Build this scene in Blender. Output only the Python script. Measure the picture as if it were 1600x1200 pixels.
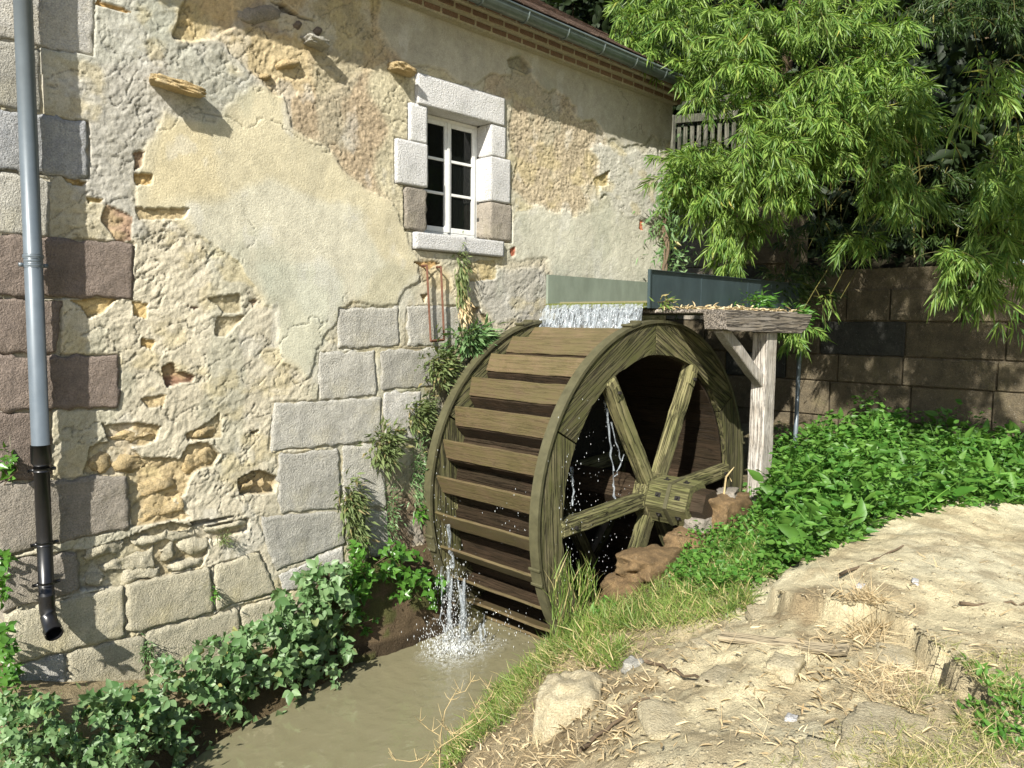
import bpy, math, random
import numpy as np
from mathutils import Vector, Matrix

for o in list(bpy.data.objects): bpy.data.objects.remove(o)
S = bpy.context.scene
COL = S.collection

# ------------------------------------------------------------------ camera
FPX, YAW, PITCH, ROLL = 1199.0, .79378, -.08087, .0099
CAM = np.array([0.0, -6.0, 3.55])
cF = np.array([math.sin(YAW)*math.cos(PITCH), math.cos(YAW)*math.cos(PITCH), math.sin(PITCH)])
_R = np.array([math.cos(YAW), -math.sin(YAW), 0.0]); _U = np.cross(_R, cF)
cR = _R*math.cos(ROLL)+_U*math.sin(ROLL); cU = _U*math.cos(ROLL)-_R*math.sin(ROLL)
cd = bpy.data.cameras.new('camera'); cam = bpy.data.objects.new('camera', cd); COL.objects.link(cam)
M = Matrix.Identity(4)
for i in range(3):
    M[i][0] = cR[i]; M[i][1] = cU[i]; M[i][2] = -cF[i]; M[i][3] = CAM[i]
cam.matrix_world = M
cd.sensor_width = 36; cd.lens = 36*FPX/1600; cd.clip_start = .05; cd.clip_end = 500
S.camera = cam

# ------------------------------------------------------------------ light
SUN = Vector((2.0, 1.0, -1.62)).normalized()      # the way the light travels
w = bpy.data.worlds.new('World'); S.world = w; w.use_nodes = True
wn = w.node_tree; bg = wn.nodes['Background']
sky = wn.nodes.new('ShaderNodeTexSky'); sky.sky_type = 'NISHITA'; sky.sun_disc = False
sky.sun_elevation = math.asin(-SUN.z); sky.sun_rotation = math.atan2(-SUN.x, -SUN.y)
wn.links.new(sky.outputs[0], bg.inputs[0]); bg.inputs[1].default_value = .08
sl = bpy.data.lights.new('sun', 'SUN'); sl.energy = 5.0; sl.angle = math.radians(.6); sl.color = (1, .955, .87)
so = bpy.data.objects.new('sun', sl); COL.objects.link(so)
so.rotation_euler = SUN.to_track_quat('-Z', 'Y').to_euler(); so.location = (-6, -8, 12)
S.view_settings.view_transform = 'Standard'; S.view_settings.look = 'None'
S.view_settings.exposure = .95; S.view_settings.gamma = 1; S.view_settings.use_curve_mapping = False
S.cycles.max_bounces = 6; S.cycles.transparent_max_bounces = 12

rng = np.random.default_rng(7); random.seed(7)

# ------------------------------------------------------------------ geometry helpers
def at(px, py, x=None, y=None, z=None, d=None):
    v = cF*FPX+cR*(px-800)-cU*(py-600)
    if d is not None: return CAM+v*d/FPX
    i, k = (0, x) if x is not None else (1, y) if y is not None else (2, z)
    return CAM+v*(k-CAM[i])/v[i]
def topx(P):
    v = np.asarray(P)-CAM; dd = v@cF
    return 800+FPX*(v@cR)/dd, 600-FPX*(v@cU)/dd
def hsh(ix, iy, s):
    n = (ix.astype(np.int64)*374761393+iy.astype(np.int64)*668265263+s*1442695041) & 0xffffffff
    n = ((n ^ (n >> 13))*1274126177) & 0xffffffff
    n = ((n ^ (n >> 16))*2246822519) & 0xffffffff
    return ((n ^ (n >> 15)) & 0xffffff)/float(0xffffff)
def vn(x, y, s=0):
    x = np.asarray(x, float); y = np.asarray(y, float)
    ix = np.floor(x); iy = np.floor(y); fx = x-ix; fy = y-iy
    fx = fx*fx*(3-2*fx); fy = fy*fy*(3-2*fy)
    a = hsh(ix, iy, s); b = hsh(ix+1, iy, s); c = hsh(ix, iy+1, s); d = hsh(ix+1, iy+1, s)
    return (a*(1-fx)+b*fx)*(1-fy)+(c*(1-fx)+d*fx)*fy
def fbm(x, y, s=0, o=4):
    t = 0; a = .5; n = 0
    for i in range(o):
        t = t+a*vn(x*2**i+17.3*i, y*2**i-9.1*i, s+i); n += a; a *= .5
    return t/n
def sstep(a, b, v):
    t = np.clip((v-a)/(b-a), 0, 1); return t*t*(3-2*t)
def cell(x, y, s=0):
    """distance to nearest / second nearest jittered point, and that point's random value"""
    ix = np.floor(x); iy = np.floor(y); d1 = np.full(np.shape(x), 9.); d2 = d1.copy(); r = np.zeros(np.shape(x))
    for a in (-1, 0, 1):
        for b in (-1, 0, 1):
            cx = ix+a+.15+.7*hsh(ix+a, iy+b, s); cy = iy+b+.15+.7*hsh(ix+a, iy+b, s+5)
            d = np.hypot(x-cx, y-cy); v = hsh(ix+a, iy+b, s+9)
            m = d < d1
            d2 = np.where(m, d1, np.minimum(d2, d)); r = np.where(m, v, r); d1 = np.where(m, d, d1)
    return d1, d2, r
def inpoly(x, y, poly):
    c = np.zeros(np.shape(x), bool); n = len(poly)
    for i in range(n):
        x0, y0 = poly[i]; x1, y1 = poly[(i+1) % n]
        if y0 == y1: continue
        m = (y0 > y) != (y1 > y)
        c ^= m & (x < (x1-x0)*(y-y0)/(y1-y0)+x0)
    return c

def mesh(name, V, F, mat=None, smooth=False, col=None):
    """V: n x 3; F: k x 3/4 array or a list of polygons"""
    me = bpy.data.meshes.new(name); V = np.asarray(V, np.float32)
    if isinstance(F, np.ndarray):
        k = F.shape[1]; n = len(F)
        me.vertices.add(len(V)); me.vertices.foreach_set('co', V.ravel())
        me.loops.add(n*k); me.loops.foreach_set('vertex_index', F.astype(np.int32).ravel())
        me.polygons.add(n); me.polygons.foreach_set('loop_start', np.arange(0, n*k, k, dtype=np.int32))
        me.update(calc_edges=True)
    else:
        me.from_pydata([tuple(v) for v in V], [], [tuple(int(i) for i in f) for f in F]); me.update()
    if smooth: me.polygons.foreach_set('use_smooth', np.ones(len(me.polygons), bool))
    if col is not None:
        a = me.color_attributes.new('Col', 'FLOAT_COLOR', 'POINT')
        a.data.foreach_set('color', np.concatenate([col, np.ones((len(col), 1))], 1).astype(np.float32).ravel())
    if mat: me.materials.append(mat)
    return me
def obj(name, me, parent=None, label=None, cat=None, group=None, kind=None, loc=None, rot=None):
    o = bpy.data.objects.new(name, me); COL.objects.link(o)
    if parent: o.parent = parent
    if loc is not None: o.location = loc
    if rot is not None: o.rotation_euler = rot
    if label: o['label'] = label
    if cat: o['category'] = cat
    if group: o['group'] = group
    if kind: o['kind'] = kind
    return o
def thing(name, label, cat, loc=(0, 0, 0), group=None, rot=None):
    return obj(name, None, None, label, cat, group, None, loc, rot)

class MB:
    """collects simple solids into one mesh"""
    def __init__(s): s.V = []; s.F = []
    def add(s, V, F):
        n = len(s.V); s.V += [tuple(map(float, v)) for v in V]; s.F += [tuple(int(i)+n for i in f) for f in F]; return s
    def box(s, a, b, m=None):
        (x0, y0, z0), (x1, y1, z1) = a, b
        V = [(x0, y0, z0), (x1, y0, z0), (x1, y1, z0), (x0, y1, z0), (x0, y0, z1), (x1, y0, z1), (x1, y1, z1), (x0, y1, z1)]
        if m is not None: V = [m @ Vector(v) for v in V]
        return s.add(V, [(0, 3, 2, 1), (4, 5, 6, 7), (0, 1, 5, 4), (1, 2, 6, 5), (2, 3, 7, 6), (3, 0, 4, 7)])
    def bbox(s, a, b, c=.008, m=None, seg=1):
        """box with chamfered edges, slightly uneven along its longest axis"""
        a = np.array(a, float); b = np.array(b, float); L = int(np.argmax(b-a)); o = [i for i in range(3) if i != L]
        p0 = a[o]; p1 = b[o]
        ring = [(p0[0]+c, p0[1]), (p1[0]-c, p0[1]), (p1[0], p0[1]+c), (p1[0], p1[1]-c), (p1[0]-c, p1[1]), (p0[0]+c, p1[1]), (p0[0], p1[1]-c), (p0[0], p0[1]+c)]
        V = []; F = []; ts = np.linspace(a[L], b[L], seg+1)
        ce = (p0+p1)/2
        rows = [(a[L], c)]+[(t, 0) for t in ([a[L]+c]+list(ts[1:-1])+[b[L]-c])]+[(b[L], c)]
        for k, (t, ins) in enumerate(rows):
            j = rng.normal(0, 1, 2)*(.0025 if seg > 1 and 0 < k < len(rows)-1 else 0)
            for q in ring:
                v = np.zeros(3); v[L] = t
                qq = np.array(q); qq = qq+(ce-qq)/np.maximum(np.abs(ce-qq), 1e-6)*ins+j; v[o[0]] = qq[0]; v[o[1]] = qq[1]
                V.append(v)
        for k in range(len(rows)-1):
            for i in range(8):
                F.append((k*8+i, k*8+(i+1) % 8, k*8+8+(i+1) % 8, k*8+8+i))
        F.append(tuple(range(7, -1, -1))); F.append(tuple((len(rows)-1)*8+i for i in range(8)))
        if m is not None: V = [m @ Vector(v) for v in V]
        return s.add(V, F)
    def tube(s, pts, r, n=8, cap=True):
        pts = [np.array(p, float) for p in pts]; r = np.broadcast_to(r, (len(pts),))
        V = []; F = []; up = np.array([0.13, .21, 1.0])
        for i, p in enumerate(pts):
            t = pts[min(i+1, len(pts)-1)]-pts[max(i-1, 0)]; t = t/(np.linalg.norm(t)+1e-9)
            a = np.cross(t, up)
            if np.linalg.norm(a) < .3: a = np.cross(t, (1, 0, 0))
            a /= np.linalg.norm(a); b = np.cross(t, a)
            for k in range(n):
                q = 2*math.pi*k/n; V.append(p+r[i]*(a*math.cos(q)+b*math.sin(q)))
        for i in range(len(pts)-1):
            for k in range(n): F.append((i*n+k, i*n+(k+1) % n, i*n+n+(k+1) % n, i*n+n+k))
        if cap: F.append(tuple(range(n))); F.append(tuple((len(pts)-1)*n+k for k in range(n-1, -1, -1)))
        return s.add(V, F)
    def prism(s, poly, y0, y1, m=None):
        n = len(poly); V = [(x, y0, z) for x, z in poly]+[(x, y1, z) for x, z in poly]
        F = [tuple(range(n)), tuple(range(2*n-1, n-1, -1))]+[(i+n, (i+1) % n+n, (i+1) % n, i) for i in range(n)]
        if m is not None: V = [m @ Vector(v) for v in V]
        return s.add(V, F)
    def mesh(s, name, mat, smooth=False):
        me = mesh(name, np.array(s.V), s.F, mat, smooth); me.validate(); return me

# ------------------------------------------------------------------ materials
class N:
    def __init__(s, name):
        s.m = bpy.data.materials.new(name); s.m.use_nodes = True; s.t = s.m.node_tree
        s.b = s.t.nodes['Principled BSDF']; s.out = s.t.nodes['Material Output']
    def n(s, typ, **k):
        x = s.t.nodes.new('ShaderNode'+typ)
        for a, v in k.items():
            if a.startswith('_'): setattr(x, a[1:], v)
            else:
                key = int(a[1:]) if a[0] == 'i' and a[1:].isdigit() else a
                if hasattr(v, 'is_linked') or isinstance(v, bpy.types.NodeSocket): s.t.links.new(v, x.inputs[key])
                else: x.inputs[key].default_value = v
        return x
    def l(s, a, b): s.t.links.new(a, b)
    def noise(s, scale, det=4, rough=.55, vec=None, dist=0):
        x = s.n('TexNoise', Scale=scale, Detail=det, Roughness=rough, Distortion=dist)
        if vec is not None: s.l(vec, x.inputs['Vector'])
        return x.outputs[0]
    def ramp(s, fac, stops):
        x = s.n('ValToRGB'); s.l(fac, x.inputs[0]); e = x.color_ramp.elements
        while len(e) < len(stops): e.new(.5)
        for q, (p, c) in zip(e, stops):
            q.position = p; q.color = (c, c, c, 1) if not hasattr(c, '__len__') else (*c, 1)
        return x.outputs[0]
    def mix(s, f, a, b, t='MIX'):
        x = s.n('Mix', _data_type='RGBA', _blend_type=t)
        for v, i in ((f, 0), (a, 6), (b, 7)):
            if isinstance(v, bpy.types.NodeSocket): s.l(v, x.inputs[i])
            else: x.inputs[i].default_value = v if not hasattr(v, '__len__') else (*v, 1)[:4]
        return x.outputs[2]
    def math(s, op, a, b=0.):
        x = s.n('Math', _operation=op)
        for i, v in enumerate((a, b)):
            if isinstance(v, bpy.types.NodeSocket): s.l(v, x.inputs[i])
            else: x.inputs[i].default_value = v
        return x.outputs[0]
    def obj(s, scale=(1, 1, 1), rot=(0, 0, 0)):
        c = s.n('TexCoord'); mp = s.n('Mapping'); s.l(c.outputs['Object'], mp.inputs[0])
        mp.inputs['Scale'].default_value = scale; mp.inputs['Rotation'].default_value = rot; return mp.outputs[0]
    def bump(s, h, dist=.01, strength=1., prev=None):
        x = s.n('Bump', Strength=strength, Distance=dist); s.l(h, x.inputs['Height'])
        if prev is not None: s.l(prev, x.inputs['Normal'])
        return x.outputs[0]
    def done(s, col=None, rough=.8, normal=None, spec=.3, metal=0):
        for v, k in ((col, 'Base Color'), (rough, 'Roughness'), (metal, 'Metallic'), (spec, 'Specular IOR Level')):
            if v is None: continue
            if isinstance(v, bpy.types.NodeSocket): s.l(v, s.b.inputs[k])
            else: s.b.inputs[k].default_value = (*v, 1) if hasattr(v, '__len__') else v
        if normal is not None: s.l(normal, s.b.inputs['Normal'])
        return s.m

def mat_attr(name, rough=.9, f1=60, f2=220, d1=.006, d2=.002, mott=.25):
    m = N(name); v = m.obj(); a = m.n('VertexColor', _layer_name='Col').outputs[0]
    n1 = m.noise(f1, 5, .65, v); n2 = m.noise(f2, 3, .6, v); n3 = m.noise(9, 6, .7, v)
    k = m.ramp(n3, [(.25, 1-mott), (.75, 1+mott*.6)]); k2 = m.ramp(n2, [(.3, .66), (.7, 1.18)])
    c = m.mix(1., a, k, 'MULTIPLY'); c = m.mix(1., c, k2, 'MULTIPLY')
    b = m.bump(n1, d1); b = m.bump(n2, d2, 1., b)
    return m.done(c, rough, b, .15)
def mat_stone(name, base, dark, speck=(.6, .6, .56), amt=.45, stain=(.3, .26, .14), f=14):
    m = N(name); v = m.obj(); ri = m.n('ObjectInfo').outputs['Random']
    n1 = m.noise(f, 7, .7, v); n2 = m.noise(95, 4, .65, v); n3 = m.noise(3.1, 4, .6, v); n4 = m.noise(38, 3, .6, v, .3)
    c = m.mix(m.ramp(n1, [(.35, 0), (.65, 1)]), base, dark)
    c = m.mix(m.ramp(n4, [(.62, 0), (.7, amt)]), c, speck)
    c = m.mix(m.ramp(n3, [(.52, 0), (.75, .5)]), c, stain)
    c = m.mix(1., c, m.ramp(n2, [(.3, .62), (.7, 1.15)]), 'MULTIPLY')
    c = m.mix(1., c, m.ramp(ri, [(0, .86), (1, 1.1)]), 'MULTIPLY')
    b = m.bump(n1, .014); b = m.bump(m.noise(48, 5, .7, v), .012, 1., b); b = m.bump(n2, .006, 1., b)
    return m.done(c, .92, b, .12)
def mat_wood(name, a, b_, moss=None, mossamt=0., axis=2, crack=1., rough=.8, scale=1., spec=.25):
    """weathered timber: fibres along the local axis, drying cracks, moss where asked"""
    m = N(name); st = [26*scale]*3; st[axis] = 1.1*scale; v = m.obj(st)
    st2 = [60*scale]*3; st2[axis] = 3*scale; v2 = m.obj(st2); v0 = m.obj(); ri = m.n('ObjectInfo').outputs['Random']
    sh = m.n('VectorMath', _operation='ADD'); m.l(v, sh.inputs[0])
    cmb = m.n('CombineXYZ'); r9 = m.math('MULTIPLY', ri, 40.)
    for i in range(3): m.l(r9, cmb.inputs[i])
    m.l(cmb.outputs[0], sh.inputs[1]); v = sh.outputs[0]
    g = m.noise(1., 4, .6, v, .4); f = m.noise(1., 5, .7, v2, .2); big = m.noise(4, 5, .65, v0)
    cv = [46*scale]*3; cv[axis] = 1.6*scale; vv = m.n('VectorMath', _operation='ADD'); m.l(m.obj(cv), vv.inputs[0]); m.l(cmb.outputs[0], vv.inputs[1])
    gg = m.noise(1., 3, .55, vv.outputs[0], .5); lines = m.math('ABSOLUTE', m.math('SUBTRACT', gg, .5)); ck = m.ramp(lines, [(.0, 0), (.035+.02*crack, 1)])
    c = m.mix(m.ramp(f, [(.3, 0), (.7, 1)]), a, b_)
    c = m.mix(1., c, m.ramp(ri, [(0, .62), (1, 1.15)]), 'MULTIPLY')
    if moss: c = m.mix(m.ramp(m.mix(.5, big, f), [(.42, mossamt), (.62, 0)]), c, moss)
    c = m.mix(m.math('MULTIPLY', m.math('SUBTRACT', 1., ck), min(1., .8*crack)), c, tuple(x*.3 for x in a))
    c = m.mix(1., c, m.ramp(big, [(.3, .7), (.7, 1.15)]), 'MULTIPLY')
    b = m.bump(ck, .012*crack); b = m.bump(f, .005, 1., b)
    return m.done(c, rough, b, spec)
def mat_leaf(name, a, b_, tr=.35, rough=.45, dry=None, dryamt=0.):
    m = N(name); g = m.n('NewGeometry'); r = g.outputs['Random Per Island']
    c = m.mix(m.ramp(r, [(0, 0), (1, 1)]), a, b_)
    n = m.noise(2.2, 3, .6, m.obj()); c = m.mix(1., c, m.ramp(n, [(.3, .75), (.7, 1.2)]), 'MULTIPLY')
    if dry: c = m.mix(m.ramp(m.math('FRACT', m.math('MULTIPLY', r, 37.)), [(1-dryamt, 0), (1-dryamt+.02, 1)]), c, dry)
    m.done(c, rough, None, .35)
    t = m.n('BsdfTranslucent'); m.l(m.mix(1., c, (1.25, 1.3, .55), 'MULTIPLY'), t.inputs[0])
    x = m.n('MixShader'); x.inputs[0].default_value = tr
    m.l(m.b.outputs[0], x.inputs[1]); m.l(t.outputs[0], x.inputs[2]); m.l(x.outputs[0], m.out.inputs[0]); return m.m
def mat_plain(name, col, rough=.5, metal=0., n=20, var=.25, bump=.001, spec=.4, stretch=(1, 1, 1)):
    m = N(name); v = m.obj(stretch); x = m.noise(n, 6, .65, v)
    c = m.mix(1., col, m.ramp(x, [(.3, 1-var), (.7, 1+var*.5)]), 'MULTIPLY')
    return m.done(c, m.ramp(m.noise(n*.6, 4, .6, v), [(.3, rough*.75), (.7, min(1, rough*1.25))]), m.bump(x, bump), spec, metal)

MT = dict(
    render=mat_attr('wall_render'), soil=mat_attr('soil', .95, 34, 150, .02, .008, .34),
    white=mat_stone('white_limestone', (.72, .71, .69), (.64, .64, .63), (.25, .25, .24), .6, (.5, .49, .44), 6),
    pale=mat_stone('pale_stone', (.56, .54, .48), (.45, .44, .41), (.62, .61, .58), .5, (.42, .36, .22)),
    grey=mat_stone('grey_stone', (.47, .455, .395), (.36, .35, .31), (.60, .585, .53), .5, (.50, .46, .32), 9),
    blue=mat_stone('blue_grey_stone', (.43, .435, .43), (.31, .32, .33), (.60, .60, .59), .6, (.3, .3, .27)),
    brown=mat_stone('brown_stone', (.26, .21, .175), (.19, .155, .13), (.33, .28, .24), .3, (.2, .16, .12)),
    taupe=mat_stone('taupe_stone', (.36, .32, .265), (.27, .245, .205), (.4, .38, .34), .35, (.3, .27, .18)),
    cream=mat_stone('cream_stone', (.56, .51, .37), (.44, .41, .31), (.58, .55, .45), .35, (.5, .42, .2)),
    ochre=mat_stone('ochre_stone', (.52, .40, .21), (.44, .36, .22), (.62, .52, .34), .3, (.55, .35, .12)),
    dark=mat_stone('shade_darkened_wall_stone', (.165, .135, .088), (.095, .08, .055), (.33, .31, .25), .45, (.21, .18, .10), 6),  # stained stone, darkened further to stand in for bamboo shade
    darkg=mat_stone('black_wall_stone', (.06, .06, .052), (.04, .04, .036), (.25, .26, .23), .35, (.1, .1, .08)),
    wet=mat_stone('wet_orange_stone', (.24, .16, .08), (.13, .09, .05), (.36, .28, .17), .5, (.09, .07, .035)),
    rim=mat_wood('mossy_wheel_oak', (.075, .066, .034), (.165, .145, .08), (.10, .105, .032), .8, 2, 1.1, .9, .6),
    spoke=mat_wood('green_spoke_oak', (.12, .105, .05), (.23, .205, .105), (.14, .15, .05), .6, 2, 1.1, .85, .7),
    hubwood=mat_wood('mossy_hub_oak', (.12, .105, .05), (.22, .20, .10), (.14, .15, .05), .7, 1, .7, .8, .6),
    paddle=mat_wood('brown_paddle_board', (.08, .055, .035), (.14, .098, .055), (.135, .115, .045), .7, 1, .2, .5, .7, .5),
    sole=mat_wood('dark_sole_board', (.035, .023, .015), (.06, .04, .025), (.035, .03, .015), .4, 1, .5, .5),
    band=mat_plain('rim_band_metal', (.085, .08, .042), .55, .1, 9, .35, .001, .4),
    post=mat_wood('silver_grey_oak', (.42, .39, .345), (.60, .57, .52), (.34, .28, .2), .45, 2, .55),
    beam=mat_wood('silver_grey_beam', (.27, .235, .20), (.43, .39, .345), (.25, .2, .13), .4, 0, 1.2),
    clay=mat_stone('pale_clay_rock', (.52, .46, .31), (.44, .375, .24), (.60, .55, .42), .4, (.5, .40, .18)),
    plank=mat_wood('bleached_plank', (.27, .22, .14), (.38, .32, .21), None, 0, 0, .7),
    fence=mat_wood('grey_fence_board', (.15, .14, .115), (.25, .235, .195), (.13, .15, .08), .5, 2, .8),
    zinc=mat_plain('zinc_sheet', (.075, .11, .12), .42, .55, 5, .3, .0006, .5, (1, 1, .3)),
    galv=mat_plain('pale_zinc', (.24, .28, .225), .5, .3, 5, .25, .0006, .5, (1, 1, .4)),
    gutter=mat_plain('grey_green_gutter', (.13, .16, .15), .38, .5, 9, .25, .0004, .5),
    pipe=mat_plain('grey_downpipe', (.115, .14, .16), .4, .15, 7, .12, .0003, .5),
    black=mat_plain('black_plastic', (.011, .011, .012), .32, 0, 8, .3, .0003, .5),
    paint=mat_plain('white_window_paint', (.66, .665, .64), .5, 0, 25, .12, .0006, .4),
    rust=mat_plain('rusted_iron', (.14, .065, .04), .8, .1, 40, .4, .002, .3),
    iron=mat_plain('dark_iron', (.04, .037, .033), .55, .6, 30, .3, .001, .4),
    brick=mat_stone('red_brick', (.24, .15, .11), (.19, .13, .095), (.42, .3, .22), .3, (.3, .22, .15)),
    tile=mat_stone('brown_roof_tile', (.15, .095, .07), (.09, .07, .055), (.34, .31, .26), .45, (.3, .14, .08), 9),
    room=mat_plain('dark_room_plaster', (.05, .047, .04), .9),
    curtain=mat_plain('grey_curtain', (.38, .37, .35), .9, 0, 30, .1),
    moss=mat_plain('moss_algae', (.13, .15, .03), .9, 0, 60, .5, .01, .2),
    mud=mat_attr('wet_mud', .55, 35, 140, .02, .006, .3),
    hill=mat_plain('dark_leaf_litter', (.02, .018, .011), 1., 0, 6, .4, .02, .05),
    culm=mat_plain('bamboo_culm', (.13, .12, .035), .45, 0, 12, .3, .001, .3),
    twig=mat_plain('dry_twig', (.42, .33, .17), .8, 0, 30, .3, .002, .2),
    bark=mat_plain('brown_stem', (.13, .095, .06), .9, 0, 30, .4, .006, .2),
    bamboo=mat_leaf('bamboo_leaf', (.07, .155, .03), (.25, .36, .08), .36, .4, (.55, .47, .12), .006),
    bamboo_shade=mat_leaf('bamboo_leaf_shade_tone', (.025, .055, .014), (.07, .11, .03), .28, .4, (.45, .4, .12), .008),  # darker copy of the bamboo leaf, shade put into its colour
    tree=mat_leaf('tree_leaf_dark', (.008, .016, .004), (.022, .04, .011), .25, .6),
    bramble=mat_leaf('bramble_leaf', (.06, .14, .04), (.20, .30, .14), .25, .42, (.3, .26, .08), .02),
    ivy=mat_leaf('glossy_green_leaf', (.05, .14, .02), (.10, .23, .035), .3, .3),
    nettle=mat_leaf('nettle_leaf', (.05, .15, .022), (.14, .28, .05), .35, .45),
    fern=mat_leaf('wall_plant_leaf', (.10, .14, .05), (.19, .235, .095), .3, .6, (.3, .25, .12), .08),
    grass=mat_leaf('grass_blade', (.09, .17, .03), (.22, .29, .07), .35, .5, (.5, .42, .2), .2),
    drygrass=mat_leaf('yellowing_grass', (.16, .20, .05), (.34, .33, .12), .3, .6, (.55, .46, .26), .4),
    straw=mat_leaf('dry_straw', (.38, .28, .15), (.62, .52, .33), .15, .8),
)
# glass
m = N('window_glass'); nb = m.bump(m.noise(2.5, 2, .5, m.obj()), .004); m.done((.012, .014, .013), .04, nb, .5)
tg = m.n('BsdfTransparent'); tg.inputs[0].default_value = (.5, .55, .52, 1); x = m.n('MixShader'); x.inputs[0].default_value = .45; m.l(tg.outputs[0], x.inputs[1]); m.l(m.b.outputs[0], x.inputs[2]); m.l(x.outputs[0], m.out.inputs[0]); MT['glass'] = m.m
# muddy water
m = N('muddy_water'); v = m.obj()
n1 = m.noise(3.5, 3, .55, m.obj((1, 1.5, 1)), .6); n2 = m.noise(16, 3, .5, v, .5)
geo = m.n('NewGeometry'); vd = m.n('VectorMath', _operation='DISTANCE'); m.l(geo.outputs['Position'], vd.inputs[0]); vd.inputs[1].default_value = (4.75, -.75, .42)
rip = m.n('MapRange'); m.l(vd.outputs['Value'], rip.inputs[0])
for i_, v_ in ((1, .1), (2, 2.2), (3, 1.), (4, .12)): rip.inputs[i_].default_value = v_
ring = m.math('SINE', m.math('MULTIPLY', m.math('ADD', vd.outputs['Value'], m.math('MULTIPLY', n1, .25)), 42.))
hgt = m.math('ADD', m.math('MULTIPLY', m.math('ADD', m.math('MULTIPLY', ring, .25), n2), rip.outputs[0]), n1)
c = m.mix(n1, (.165, .152, .088), (.205, .188, .115)); m.done(c, .025, m.bump(hgt, .007, .6), .9); MT['water'] = m.m
# white water
m = N('falling_water'); v = m.obj((34, 34, 5)); n1 = m.noise(1., 3, .6, v, .3)
m.done((.36, .40, .43), .12, m.bump(n1, .01), .6)
gl = m.n('BsdfTransparent'); x = m.n('MixShader'); m.l(m.ramp(n1, [(.44, .05), (.6, .62)]), x.inputs[0]); m.l(gl.outputs[0], x.inputs[1]); m.l(m.b.outputs[0], x.inputs[2]); m.l(x.outputs[0], m.out.inputs[0]); MT['fall'] = m.m
m = N('water_drop'); m.done((.6, .63, .64), .1, None, .6); MT['drop'] = m.m
m = N('foam'); v = m.obj(); n1 = m.noise(26, 5, .7, v, .5)
m.done((.75, .76, .70), .3, m.bump(n1, .02), .4); gl = m.n('BsdfTransparent'); x = m.n('MixShader')
a = m.n('VertexColor', _layer_name='Col').outputs[0]
m.l(m.math('MULTIPLY', m.ramp(n1, [(.42, 0), (.6, 1)]), a), x.inputs[0]); m.l(gl.outputs[0], x.inputs[1]); m.l(m.b.outputs[0], x.inputs[2]); m.l(x.outputs[0], m.out.inputs[0]); MT['foam'] = m.m

# ------------------------------------------------------------------ leaves
def basis(D, NRM):
    D = D/np.linalg.norm(D, axis=1, keepdims=True)
    W = np.cross(D, NRM); W /= np.linalg.norm(W, axis=1, keepdims=True)+1e-9
    return D, W, np.cross(W, D)
T_LANCE = (np.array([(0, 0, 0), (.35, .5, .03), (.35, -.5, .03), (1, 0, -.14), (.4, 0, -.03)]), [(0, 1, 4), (0, 4, 2), (1, 3, 4), (4, 3, 2)])
T_OVAL = (np.array([(0, 0, 0), (.16, .34, .03), (.42, .5, .05), (.74, .31, 0), (1.06, 0, -.12), (.74, -.31, 0), (.42, -.5, .05), (.16, -.34, .03), (.48, 0, -.05)]),
          [(0, 1, 8), (1, 2, 8), (2, 3, 8), (3, 4, 8), (4, 5, 8), (5, 6, 8), (6, 7, 8), (7, 0, 8)])
T_POINT = (np.array([(0, 0, 0), (.12, .40, .02), (.32, .5, .05), (.62, .3, .02), (1, 0, -.16), (.62, -.3, .02), (.32, -.5, .05), (.12, -.40, .02), (.45, 0, -.06)]),
          [(0, 1, 8), (1, 2, 8), (2, 3, 8), (3, 4, 8), (4, 5, 8), (5, 6, 8), (6, 7, 8), (7, 0, 8)])
T_BLADE = (np.array([(0, .5, 0), (0, -.5, 0), (.5, .38, -.06), (.5, -.38, -.06), (1, 0, -.32)]), [(0, 1, 3), (0, 3, 2), (2, 3, 4)])
T_CURL = (np.array([(0, 0, 0), (.3, .5, .12), (.3, -.5, .12), (.7, .4, .1), (.7, -.4, .1), (1, 0, -.05), (.5, 0, .0)]), [(0, 1, 6), (0, 6, 2), (1, 3, 6), (6, 4, 2), (3, 5, 6), (6, 5, 4)])
def leaves(tpl, P, D, NRM, L, Wd):
    T, F = tpl; D, W, U = basis(D, NRM); n = len(P); L = np.broadcast_to(L, (n,))[:, None, None]; Wd = np.broadcast_to(Wd, (n,))[:, None, None]
    V = P[:, None]+D[:, None]*T[None, :, :1]*L+W[:, None]*T[None, :, 1:2]*Wd+U[:, None]*T[None, :, 2:3]*L
    F = np.array(F)[None]+np.arange(n)[:, None, None]*len(T)
    return V.reshape(-1, 3), F.reshape(-1, 3)
def join(parts):
    V = []; F = []; n = 0
    for v, f in parts: V.append(v); F.append(f+n); n += len(v)
    return np.concatenate(V), np.concatenate(F)
def rdir(n, up=0.): v = rng.normal(size=(n, 3)); v[:, 2] += up; return v/np.linalg.norm(v, axis=1, keepdims=True)
def sample(poly, n):
    p = np.array(poly, float); out = np.zeros((0, 2))
    while len(out) < n:
        q = rng.uniform(p.min(0), p.max(0), (n*2, 2)); out = np.concatenate([out, q[inpoly(q[:, 0], q[:, 1], poly)]])
    return out[:n]
def atv(q, **k):
    v = cF*FPX+cR*(q[:, :1]-800)-cU*(q[:, 1:2]-600); a, val = list(k.items())[0]
    if a == 'd': return CAM+v*np.asarray(val).reshape(-1, 1)/FPX
    i = 'xyz'.index(a); return CAM+v*((np.asarray(val)-CAM[i])/v[:, i]).reshape(-1, 1)

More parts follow.
